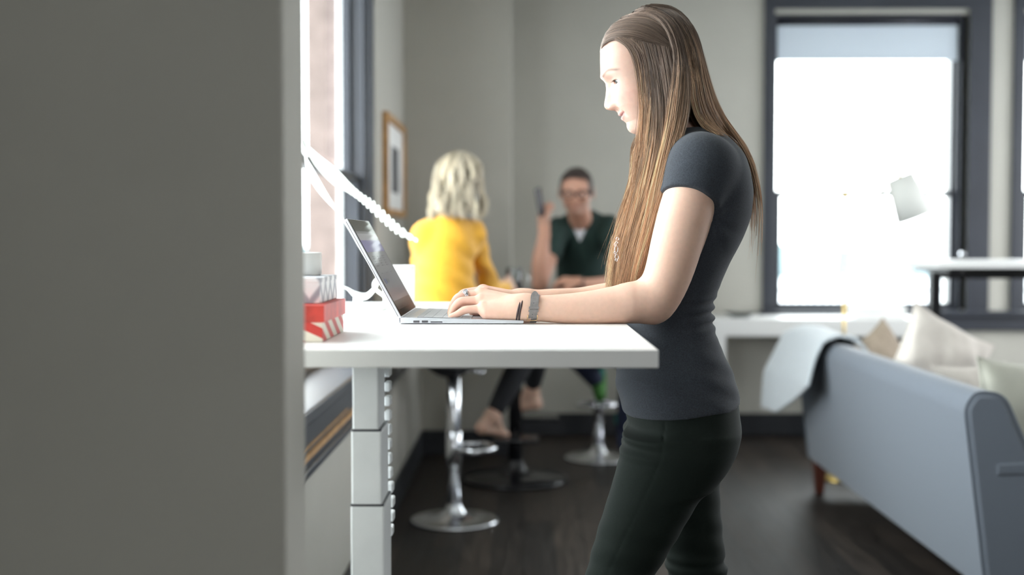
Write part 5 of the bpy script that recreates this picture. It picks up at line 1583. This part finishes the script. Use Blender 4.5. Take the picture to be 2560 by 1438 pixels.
def ringpt(a, r, dx): a = math.radians(a); return (c[0]+dx+0.003*math.cos(a), 2.297-math.sin(a)*r, c[2]+math.cos(a)*r)
sub(MB().tube([ringpt(112, RWr+0.003, -0.0088), ringpt(124, RWr+0.003, -0.0090), ringpt(138, RWr+0.003, -0.0088), ringpt(140, RWr+0.003, 0), ringpt(138, RWr+0.003, 0.0088), ringpt(124, RWr+0.003, 0.0090), ringpt(112, RWr+0.003, 0.0088)], 0.0009, 8).build('buckle', M_GOLD), st_)
for a_ in (66, 110, 121):
    p = Vector(ringpt(a_, RWr+0.0033, -0.0004)); nn = Vector((0, -math.sin(math.radians(a_)), math.cos(math.radians(a_))))
    sub(MB().lathe([(0, 0), (0.0008, 0), (0.0008, 0.0003), (0, 0.0003)], n=10, mx=Matrix.Translation(p) @ nn.to_track_quat('Z', 'Y').to_matrix().to_4x4()).build('strap_hole', M_SEAM), st_)
wc = Matrix.Translation((c[0], 2.297+RWr-0.001, c[2]+0.004)) @ Matrix.Rotation(-PI/2, 4, 'X')
sub(MB().lathe([(0, 0), (0.015, 0), (0.0165, 0.002), (0.0165, 0.006), (0.015, 0.008), (0, 0.008)], n=36, mx=wc).build('watch_case', M_GOLD), st_)
for (cx_, ln_, dr_) in ((1299, 0.0045, 0.0), (1308, -0.0030, 0.0006)):
    cc_ = at(cx_, 771, 2.297)
    P_ = []
    for i in range(40):
        a = 2*PI*i/40
        P_.append((cc_[0]+0.0055*math.cos(a)+ln_*math.sin(a)*0.4-0.004*math.sin(a), 2.303-math.sin(a)*(0.0330+dr_), cc_[2]-0.0005+math.cos(a)*(0.0262+dr_)))
    keep(MB().tube(P_, 0.0021, 8, closed=True).build('bracelet', M_BRAC), person)
rc = at(1166, 738.5, 2.331)
fd = Vector(at(1146, 744, 2.329))-Vector(at(1170, 738, 2.331)); fd.normalize()
mx_ = Matrix.Translation(rc) @ fd.to_track_quat('Z', 'Y').to_matrix().to_4x4()
rg = keep(MB().lathe([(0.0090, -0.004), (0.0103, -0.004), (0.0106, 0), (0.0103, 0.0035), (0.0090, 0.0035), (0.0090, -0.004)], n=32, mx=mx_).build('finger_ring', M_SILV), person)
P_ = [mx_ @ Vector((0.0105*math.cos(t), 0.0105*math.sin(t), 0.0045*math.sin(2*t))) for t in np.linspace(0, 2*PI, 30)[:-1]]
sub(MB().tube(P_, 0.0012, 6, closed=True).build('ring_twist', M_SILV), rg)
mb = MB()
for (px, py, r, el) in ((1544, 597, .0028, 1.0), (1542, 606, .0020, 1.0), (1538, 612, .0018, 2.0), (1541, 623, .0030, 2.2), (1538, 632, .0018, 1.6), (1542, 643, .0033, 1.5), (1541, 650, .0022, 1.2)):
    q = at(px, py, 2.372)
    mb.tube([(q[0]+r*math.cos(t), 2.372+0.001*math.sin(3*t), q[2]+r*el*math.sin(t)) for t in np.linspace(0, 2*PI, 17)[:-1]], 0.0005, 6, closed=True)
keep(mb.build('necklace', M_SILV), person)

# ================================================================== THE TWO SEATED PEOPLE (behind, out of focus)
def tint_const(V, col): return np.tile(np.array(col), (len(V), 1))
M_YEL = mat('mustard_knit', (0.74, 0.37, 0.020), 0.85, sheen=0.3, noise=(60, 0.10), bump=(250, 0.4, 0.002))
M_BLK = mat('black_jersey', (0.012, 0.013, 0.016), 0.85, noise=(80, 0.1))
M_GREEN = mat('dark_green_polo', (0.010, 0.030, 0.025), 0.85, noise=(80, 0.12), bump=(200, 0.3, 0.002))
M_UNDER = mat('white_undershirt', (0.72, 0.72, 0.76), 0.85, noise=(60, 0.03))
M_JEAN = mat('navy_denim', (0.012, 0.018, 0.045), 0.9, noise=(120, 0.2))
M_SOCK = mat('green_sock', (0.045, 0.16, 0.030), 0.9, noise=(60, 0.2))
M_SOCKT = mat('teal_sock_cuff', (0.02, 0.14, 0.11), 0.9, noise=(60, 0.2))
M_DKHAIR = mat('short_hair', (0.05, 0.035, 0.03), 0.5, attr='tint')

def rot_cols(f, u):
    f = np.array(f, float); f /= np.linalg.norm(f); u = np.array(u, float); u -= f*(u@f); u /= np.linalg.norm(u)
    s_ = np.cross(u, f); return np.stack([f, s_, u], 1)
def head_solid(S, c, f, up, k=0.012, sc=1.0):
    """c centre of the skull; f facing; returns placement function (forward, side, up) -> world"""
    R = rot_cols(f, up); c = np.array(c, float)
    W = lambda a, b, d: c + R @ (np.array((a, b, d))*sc)
    q = sc
    S.ell(W(0, 0, 0), (0.094*q, 0.074*q, 0.088*q), 0.0, R=R)
    S.ell(W(0.025, 0, -0.060), (0.062*q, 0.058*q, 0.062*q), 0.03, R=R)
    S.ell(W(0.060, 0, -0.105), (0.024*q, 0.026*q, 0.018*q), 0.022, R=R)
    S.chain([(*W(0.090, 0, -0.022), .006*q), (*W(0.104, 0, -0.050), .0095*q)], 0.010)
    for s_ in (-1, 1):
        S.ell(W(0.094, s_*0.013, -0.052), (0.008, 0.006, 0.006), 0.006)
        S.ell(W(0.072, s_*0.040, -0.040), (0.022, 0.020, 0.018), 0.02)
        S.ell(W(0.086, s_*0.031, -0.018), (0.014, 0.015, 0.009), 0.010, op='sub')
        S.ell(W(0.070, s_*0.031, -0.018), (0.0125, 0.0125, 0.0125), 0.004)
        S.chain([(*W(0.082, s_*0.014, 0.000), .008), (*W(0.072, s_*0.044, 0.002), .008)], 0.010)
        S.ell(W(-0.010, s_*0.080, -0.025), (0.017*q, 0.006*q, 0.031*q), 0.006, R=R)
    S.ell(W(0.086, 0, -0.078), (0.010, 0.024, 0.0045), 0.006, R=R)
    S.ell(W(0.083, 0, -0.090), (0.010, 0.020, 0.005), 0.006, R=R)
    S.ell(W(0.100, 0, -0.084), (0.008, 0.022, 0.0012), 0.003, R=R, op='sub')
    return W, R
def hand_solid(S, wrist, fwd, out, curl=0.6, k=0.006, spread=1.0, side=1, palmw=0.040):
    """hand from the wrist along fwd; out = back of the hand; side = direction sign of the thumb"""
    R = rot_cols(fwd, out); wv = np.array(wrist, float)
    W = lambda a, b, d: tuple(wv + R @ np.array((a, b, d)))
    for b in (-0.027, -0.009, 0.009, 0.026):
        S.chain([(*W(0, b*0.5, 0), .020), (*W(0.080, b*1.1, 0), .0135)], 0.012)
    L = (0.036, 0.041, 0.038, 0.030) if side > 0 else (0.030, 0.038, 0.041, 0.036)
    for b, l in zip((0.031, 0.0105, -0.0100, -0.029), L):
        b *= side if side < 0 else 1
        x, z, an = 0.082, 0.0, 0.0; P_ = [(*W(x, b, z), .0105)]
        for j, (ll, rr) in enumerate(((l*1.15, .0092), (l*0.75, .0085), (l*0.6, .0072))):
            an += curl*(0.85, 1.1, 0.7)[j]
            x += ll*math.cos(an); z -= ll*math.sin(an); P_.append((*W(x, b*(1+0.15*spread), z), rr))
        S.chain(P_, k*0.5)
    t = side
    S.chain([(*W(0.018, 0.022*t, -0.008), .016), (*W(0.052, 0.048*t, -0.022), .0125), (*W(0.078, 0.052*t, -0.038), .0105), (*W(0.098, 0.045*t, -0.048), .0085)], 0.008)
    return W

# ---------------------------------------------------------------- blonde woman, mustard sweater
bl = thing('person', (at(1125, 800, 5.46)[0], 5.46, 0), 'blonde woman in mustard yellow sweater sitting barefoot on a bar stool with back turned', 'person')
B = Solid()
hc = at(1150, 440, 5.44)
fB = (0.62, 0.78, -0.05)
WB, RB = head_solid(B, hc, fB, (0, 0, 1))
nk = [(hc[0]-0.02, 5.43, hc[2]-0.07, .055), (*at(1128, 535, 5.43), .056), (*at(1122, 575, 5.43), .065)]
B.chain(nk, 0.02)
tors = [pc(1118, 610, 5.44, .125), pc(1112, 690, 5.44, .130), pc(1112, 770, 5.45, .140), pc(1122, 850, 5.46, .160)]
B.chain([(a, b, c, d-0.02) for a, b, c, d in tors], 0.03)
RA = [pc(1180, 580, 5.50, .060), pc(1200, 650, 5.60, .050), pc(1228, 722, 5.74, .042)]
RF = [pc(1228, 722, 5.74, .042), pc(1255, 722, 5.88, .036), pc(1272, 715, 6.00, .027)]
LA = [pc(1066, 585, 5.40, .060), pc(1058, 660, 5.50, .050), pc(1072, 728, 5.66, .042)]
LF = [pc(1072, 728, 5.66, .042), pc(1110, 724, 5.84, .034), pc(1150, 722, 5.99, .026)]
for ch in (RA, RF, LA, LF): B.chain([(a, b, c, d-0.008) for a, b, c, d in ch], 0.015)
w0 = at(1268, 716, 5.98)
hand_solid(B, w0, (0.25, 0.95, 0.12), (0.9, -0.2, 0.45), curl=0.55, side=-1)
hand_solid(B, at(1150, 722, 5.99), (0.5, 0.85, 0.0), (0, 0, 1), curl=0.4, side=1)
def leg(Sk, Cl, hip, knee, ank, r=(.085, .058, .036), cuff=0.80):
    Cl.chain([(*hip, r[0]), (*((np.array(hip)+knee)/2), (r[0]+r[1])/2), (*knee, r[1])], 0.02)
    a = np.array(knee)+(np.array(ank)-knee)*cuff
    Cl.chain([(*knee, r[1]), (*((np.array(knee)*0.6+np.array(ank)*0.4)), r[1]*0.98), (*a, r[2]*1.22)], 0.01)
    Sk.cone(hip, knee, r[0]-.030, r[1]-.024, 0.01); Sk.cone(knee, a, r[1]-.024, r[2], 0.01); Sk.cone(a, ank, r[2], r[2]*0.95, 0.01)
LEGB = Solid()
hipL = at(1150, 862, 5.55); hipR = at(1100, 862, 5.58)
kn1 = at(1318, 880, 5.95); an1 = at(1231, 1040, 5.86)
kn2 = at(1345, 870, 6.22); an2 = at(1330, 975, 6.36)
leg(B, LEGB, hipL, kn1, an1, cuff=0.86); leg(B, LEGB, hipR, kn2, an2, cuff=0.80)
def bare_foot(S, an, heel, ball, toe, r=1.0):
    S.chain([(*an, .034*r), (*heel, .031*r)], 0.015)
    S.chain([(*an, .032*r), (*((np.array(an)+ball)/2+np.array((0, 0, 0.008))), .028*r), (*ball, .022*r)], 0.02)
    S.chain([(*heel, .027*r), (*ball, .022*r), (*toe, .013*r)], 0.02)
bare_foot(B, an1, at(1206, 1070, 5.84), at(1250, 1081, 5.95), at(1268, 1086, 6.00))
bare_foot(B, an2, at(1340, 1010, 6.36), at(1296, 1022, 6.42), at(1278, 1026, 6.45))
V, Q = B.mesh(0.0045); V = relax(V, Q, 1)
keep(np_obj('body', V, Q, M_SKIN, None, True, tint_const(V, SKIN*0.95)), bl)
Sw = Solid()
Sw.chain(tors, 0.03)
Sw.chain([pc(1060, 598, 5.42, .060), pc(1120, 575, 5.44, .070), pc(1182, 592, 5.48, .060)], 0.04)
Sw.chain([pc(1122, 552, 5.43, .062), pc(1120, 590, 5.44, .085)], 0.03)
Sw.chain(RA, 0.012); Sw.chain([pc(1228, 722, 5.74, .044), pc(1250, 724, 5.86, .041), pc(1264, 718, 5.95, .034)], 0.008)
Sw.chain(LA, 0.025); Sw.chain([pc(1072, 728, 5.66, .044), pc(1100, 726, 5.80, .040), pc(1130, 722, 5.92, .034)], 0.015)
Sw.ell(at(1126, 520, 5.43), (0.060, 0.060, 0.045), 0.004, op='sub')
Sw.half(at(1120, 862, 5.46), (0, 0, -1))
cz = at(1180, 700, 5.45)
Sw.push(lambda x, y, z: 0.0050*np.sin((z-cz[2])*75+(x-cz[0])*30+np.sin(y*20)*1.5)*np.exp(-((z-cz[2])/0.16)**2)+0.004*np.sin((x-cz[0])*60+z*40)*np.exp(-((x-cz[0])/0.07)**2), (-9, -9, 0.7), (9, 9, 1.35))
V, Q = Sw.mesh(0.0055); V = relax(V, Q, 1)
keep(np_obj('sweater', V, Q, M_YEL, None), bl)
LEGB.chain([pc(1122, 858, 5.47, .150), pc(1125, 872, 5.52, .130)], 0.03)
V, Q = LEGB.mesh(0.0055); V = relax(V, Q, 1)
keep(np_obj('leggings', V, Q, M_BLK, None), bl)
# wavy shoulder-length blonde hair
BH = Hair()
gs = []
RD = [0.098, 0.080, 0.094]
for k in range(17):
    a = math.radians(38+284*k/16)                    # around the head, leaving the face free
    P_ = []
    for t in np.linspace(0.06, 1.0, 6):
        el = PI/2*(1-t)
        rr = math.cos(el); P_.append(WB((RD[0]+0.006)*rr*math.cos(a)-0.004, (RD[1]+0.008)*rr*math.sin(a), (RD[2]+0.010)*math.sin(el)))
    f_, s_ = math.cos(a), math.sin(a)
    for dz, ou in ((-0.045, 0.014), (-0.09, 0.026), (-0.135, 0.026), (-0.185, 0.016)):
        lng = 1.0+0.10*max(0, s_ if True else 0)
        P_.append(WB((RD[0]+ou)*f_*0.92-0.008, (RD[1]+ou)*s_, dz*lng))
    gs.append(np.array(P_))
BC = np.array((0.56, 0.49, 0.37))
BH.sheet(gs, 2600, BC*0.62, BC*1.12, rad=0.0011, m=26, jitter=0.006, clumps=34, clump=0.72, wav=0.016, under=((0, 0, 0), 0.5), seed=41, mid=0.25, endvar=0.22, var=0.16)
keep(BH.build('hair', M_HAIR, None), bl)

# glass mug in her hand, standing on the table
mg = at(1286, 734, 6.10)
mug2 = thing('glass_mug', (mg[0], 6.10, 0.985), 'clear glass mug held by the blonde woman on the dark table', 'mug')
MB().lathe([(0, 0.0005), (0.036, 0.0005), (0.039, 0.006), (0.040, 0.125), (0.0385, 0.127), (0.037, 0.125), (0.035, 0.014), (0, 0.012)], n=40).build('glass_body', M_GLASS, mug2)
P_ = [(0.038+0.030*math.sin(PI*t), 0.0, 0.022+0.085*t) for t in np.linspace(0, 1, 16)]
MB().tube(P_, 0.006, 10).build('handle', M_GLASS, mug2)

# ---------------------------------------------------------------- man in green polo
mn = thing('person', (at(1470, 800, 6.95)[0], 6.95, 0), 'man with glasses in dark green polo sitting at the table, holding up a phone', 'person')
Mn = Solid()
hm = at(1441, 470, 6.56)
WM, RM = head_solid(Mn, hm, (-0.10, -1, -0.16), (0, -0.1, 1), sc=1.14)
Mn.chain([(hm[0]+0.004, 6.61, hm[2]-0.070, .060), (*at(1449, 540, 6.68), .062), (*at(1454, 570, 6.76), .058)], 0.02)
torM = [pc(1457, 590, 6.80, .125), pc(1460, 650, 6.84, .140), pc(1461, 740, 6.90, .145), pc(1466, 825, 7.0, .165)]
Mn.chain([(a, b, c, d-0.02) for a, b, c, d in torM], 0.03)
UA = [pc(1396, 572, 6.72, .060), pc(1374, 640, 6.55, .052), pc(1352, 708, 6.36, .044)]
FA = [pc(1350, 712, 6.35, .043), pc(1352, 655, 6.33, .046), pc(1357, 612, 6.32, .035), pc(1360, 590, 6.32, .030)]
UB = [pc(1522, 568, 6.74, .064), pc(1542, 640, 6.58, .054), pc(1550, 706, 6.42, .044)]
FB = [pc(1550, 706, 6.42, .044), pc(1510, 714, 6.33, .044), pc(1466, 712, 6.26, .032), pc(1444, 706, 6.24, .027)]
for ch in (UA, UB): Mn.chain([(a, b, c, d-0.006) for a, b, c, d in ch], 0.015)
Mn.chain(FA, 0.015); Mn.chain(FB, 0.015)
hand_solid(Mn, at(1361, 588, 6.32), (-0.06, -0.10, 1), (-0.75, -0.65, 0), curl=0.42, side=1)
hand_solid(Mn, at(1446, 706, 6.24), (-1, 0.15, 0.10), (0, -0.3, 1), curl=0.75, side=1)
LEGM = Solid()
h1, h2 = at(1440, 868, 6.92), at(1495, 868, 6.92)
k1, k2 = at(1425, 868, 6.62), at(1582, 900, 6.55)
a1, a2 = at(1497, 962, 6.84), at(1562, 1085, 6.70)
leg(Mn, LEGM, h1, k1, a1, r=(.088, .062, .038), cuff=0.86); leg(Mn, LEGM, h2, k2, a2, r=(.088, .062, .040), cuff=1.0)
V, Q = Mn.mesh(0.0045); V = relax(V, Q, 1)
def man_tint(V):
    c = tint_const(V, (0.50, 0.27, 0.19))
    d = (V-hm) @ RM
    # greying stubble on the jaw and chin
    m_ = (sstep(-0.055, -0.085, d[:, 2])*sstep(-0.02, 0.02, d[:, 0])*(d[:, 2] > -0.15))[:, None]*0.35
    c = c*(1-m_)+np.array((0.26, 0.19, 0.16))*m_
    l_ = (np.exp(-((d[:, 2]+0.087)/0.008)**2)*np.exp(-(d[:, 1]/0.024)**4)*(d[:, 0] > 0.05))[:, None]*0.6
    return c*(1-l_)+np.array((0.42, 0.16, 0.13))*l_
keep(np_obj('body', V, Q, M_SKIN, None, True, man_tint(V)), mn)
Po = Solid()
Po.chain([(a, b, c, d+0.012) for a, b, c, d in torM], 0.03)
Po.chain([pc(1404, 578, 6.74, .060), pc(1455, 560, 6.78, .080), pc(1518, 574, 6.76, .062)], 0.04)
Po.chain([pc(1396, 572, 6.72, .066), pc(1376, 634, 6.56, .062)], 0.02)
Po.chain([pc(1522, 568, 6.74, .069), pc(1542, 640, 6.58, .062)], 0.02)
Po.half(at(1460, 868, 6.95), (0, 0, -1))
Po.ell(at(1449, 520, 6.66), (0.068, 0.085, 0.050), 0.004, op='sub')
vx, vt, vb = at(1449, 535, 6.70)[0], at(1449, 535, 6.70)[2], at(1449, 606, 6.70)[2]
Po.add(lambda x, y, z: np.maximum(np.abs(x-vx)-0.072*(z-vb)/(vt-vb), y-6.76), (vx-0.08, 6.5, vb-0.02), (vx+0.08, 6.78, vt+0.02), 0.003, op='sub')
V, Q = Po.mesh(0.0055); V = relax(V, Q, 1)
keep(np_obj('polo_shirt', V, Q, M_GREEN, None), mn)
Un = Solid().chain([pc(1453, 565, 6.760, .080), pc(1457, 600, 6.780, .107), pc(1458, 650, 6.81, .112)], 0.02)
Un.ell(at(1449, 526, 6.67), (0.060, 0.09, 0.040), 0.004, op='sub')
V, Q = Un.mesh(0.0055); keep(np_obj('undershirt', V, Q, M_UNDER, None), mn)
LEGM.chain([(*at(1462, 850, 6.97), .150), (*at(1464, 862, 6.98), .150)], 0.03)
V, Q = LEGM.mesh(0.0055); V = relax(V, Q, 1)
keep(np_obj('jeans', V, Q, M_JEAN, None), mn)
def sock(an, toe, heel, m1=M_SOCK):
    S_ = Solid().chain([(an[0], an[1], an[2]+0.05, .042), (*an, .041), (*heel, .036)], 0.01).chain([(*an, .039), (*((np.array(an)+toe)/2), .038), (*toe, .030)], 0.015)
    V, Q = S_.mesh(0.0055); o = keep(np_obj('sock', V, Q, m1, None), mn)
    c_ = Solid().chain([(an[0]-0.004, an[1]+0.0, an[2]+0.045, .0445), (an[0]-0.014, an[1]-0.01, an[2]+0.085, .0455)], 0.01)
    V, Q = c_.mesh(0.0055); o2 = np_obj('sock_cuff', V, Q, M_SOCKT, None); o2.parent = o; return o
sock(a1, at(1500, 992, 6.72), at(1500, 985, 6.90)); sock(a2, at(1556, 1112, 6.58), at(1566, 1110, 6.74), M_JEAN)
# short hair
MH = Hair(); gs = []
for k in range(15):
    a = math.radians(50+260*k/14); P_ = []
    for t in np.linspace(0.02, 1.0, 7):
        el = PI/2*(1-t)-0.05
        P_.append(WM(0.095*math.cos(el)*math.cos(a)-0.004, 0.076*math.cos(el)*math.sin(a), 0.093*math.sin(el)-0.008*(t > 0.8)))
    P_.append(WM(0.092*math.cos(a)-0.006, 0.0745*math.sin(a), -0.030)); gs.append(np.array(P_))
MH.sheet(gs, 1500, (0.055, 0.040, 0.034), (0.20, 0.17, 0.15), rad=0.0009, m=18, jitter=0.003, clumps=50, clump=0.3, under=((0, 0, 0), 0.8), seed=51, mid=0.6, endvar=0.12, var=0.25)
gs = []
for k in range(7):                                    # the fringe over the forehead
    b = -0.066+0.132*k/6
    gs.append(np.array([WM(0.02, b*0.8, 0.092*math.sqrt(max(0.1, 1-(b/0.085)**2))), WM(0.055, b*0.95, 0.080*math.sqrt(max(0.1, 1-(b/0.088)**2))), WM(0.080-0.3*abs(b)*0.6, b*1.05, 0.054-0.15*abs(b))]))
MH.sheet(gs, 700, (0.055, 0.040, 0.034), (0.07, 0.05, 0.045), rad=0.0011, m=10, jitter=0.002, clumps=30, clump=0.3, under=((0, 0, 0), 0.8), seed=52, endvar=0.2)
keep(MH.build('hair', M_DKHAIR, None), mn)
# glasses
gl = MB()
for s_ in (-1, 1):
    P_ = [WM(0.100-0.25*abs((s_*0.032+0.026*math.cos(t)))*0.35, s_*0.032+0.026*math.cos(t), -0.018+0.017*math.sin(t)) for t in np.linspace(0, 2*PI, 25)[:-1]]
    gl.tube(P_, 0.0036, 6, closed=True)
    gl.tube([WM(0.094, s_*0.058, -0.014), WM(0.05, s_*0.080, -0.014), WM(-0.012, s_*0.083, -0.018)], 0.002, 6)
gl.tube([WM(0.103, -0.007, -0.014), WM(0.106, 0, -0.011), WM(0.103, 0.007, -0.014)], 0.002, 6)
keep(gl.build('glasses', M_SEAM), mn)
for s_ in (-1, 1):
    for nm, ctr in (('eye', WM(0.0745, s_*0.031, -0.018)),):
        e = keep(MB().lathe([(0.0095*math.sin(t), 0.0095*math.cos(t)) for t in np.linspace(PI, 0, 14)], n=18, mx=Matrix.Translation(ctr) @ Vector(RM[:, 0]).to_track_quat('Z', 'Y').to_matrix().to_4x4()).build('eye', M_EYEW), mn)
        i_ = MB().lathe([(0.0098*math.sin(t), 0.0098*math.cos(t)) for t in np.linspace(0.5, 0, 6)], n=18, mx=Matrix.Translation(ctr) @ Vector(RM[:, 0]).to_track_quat('Z', 'Y').to_matrix().to_4x4()).build('iris', M_PUP); i_.parent = e
wc_ = at(1457, 710, 6.25)
keep(MB().tube([(wc_[0]+0.0, 6.25+0.033*math.cos(t), wc_[2]+0.033*math.sin(t)) for t in np.linspace(0, 2*PI, 25)[:-1]], 0.009, 8, closed=True, flat=0.35).build('wristwatch', M_SEAM), mn)
# phone in his raised hand
ph = at(1350, 505, 6.29)
phn = thing('mobile_phone', tuple(ph), 'black mobile phone held up in the raised hand of the seated man', 'phone')
phn.rotation_euler = (math.radians(-6), math.radians(-12), math.radians(66))
MB().bbox((-0.034, -0.0045, -0.072), (0.034, 0.0045, 0.072), 0.004).build('phone_body', M_SEAM, phn)
MB().box((-0.031, 0.0044, -0.067), (0.031, 0.0050, 0.067)).build('screen', M_BEZ, phn)
MB().lathe([(0, 0), (0.005, 0), (0.005, 0.001), (0, 0.001)], n=14, mx=Matrix.Translation((0.022, -0.0045, 0.058)) @ Matrix.Rotation(PI/2, 4, 'X')).build('camera_lens', M_BEZ, phn)
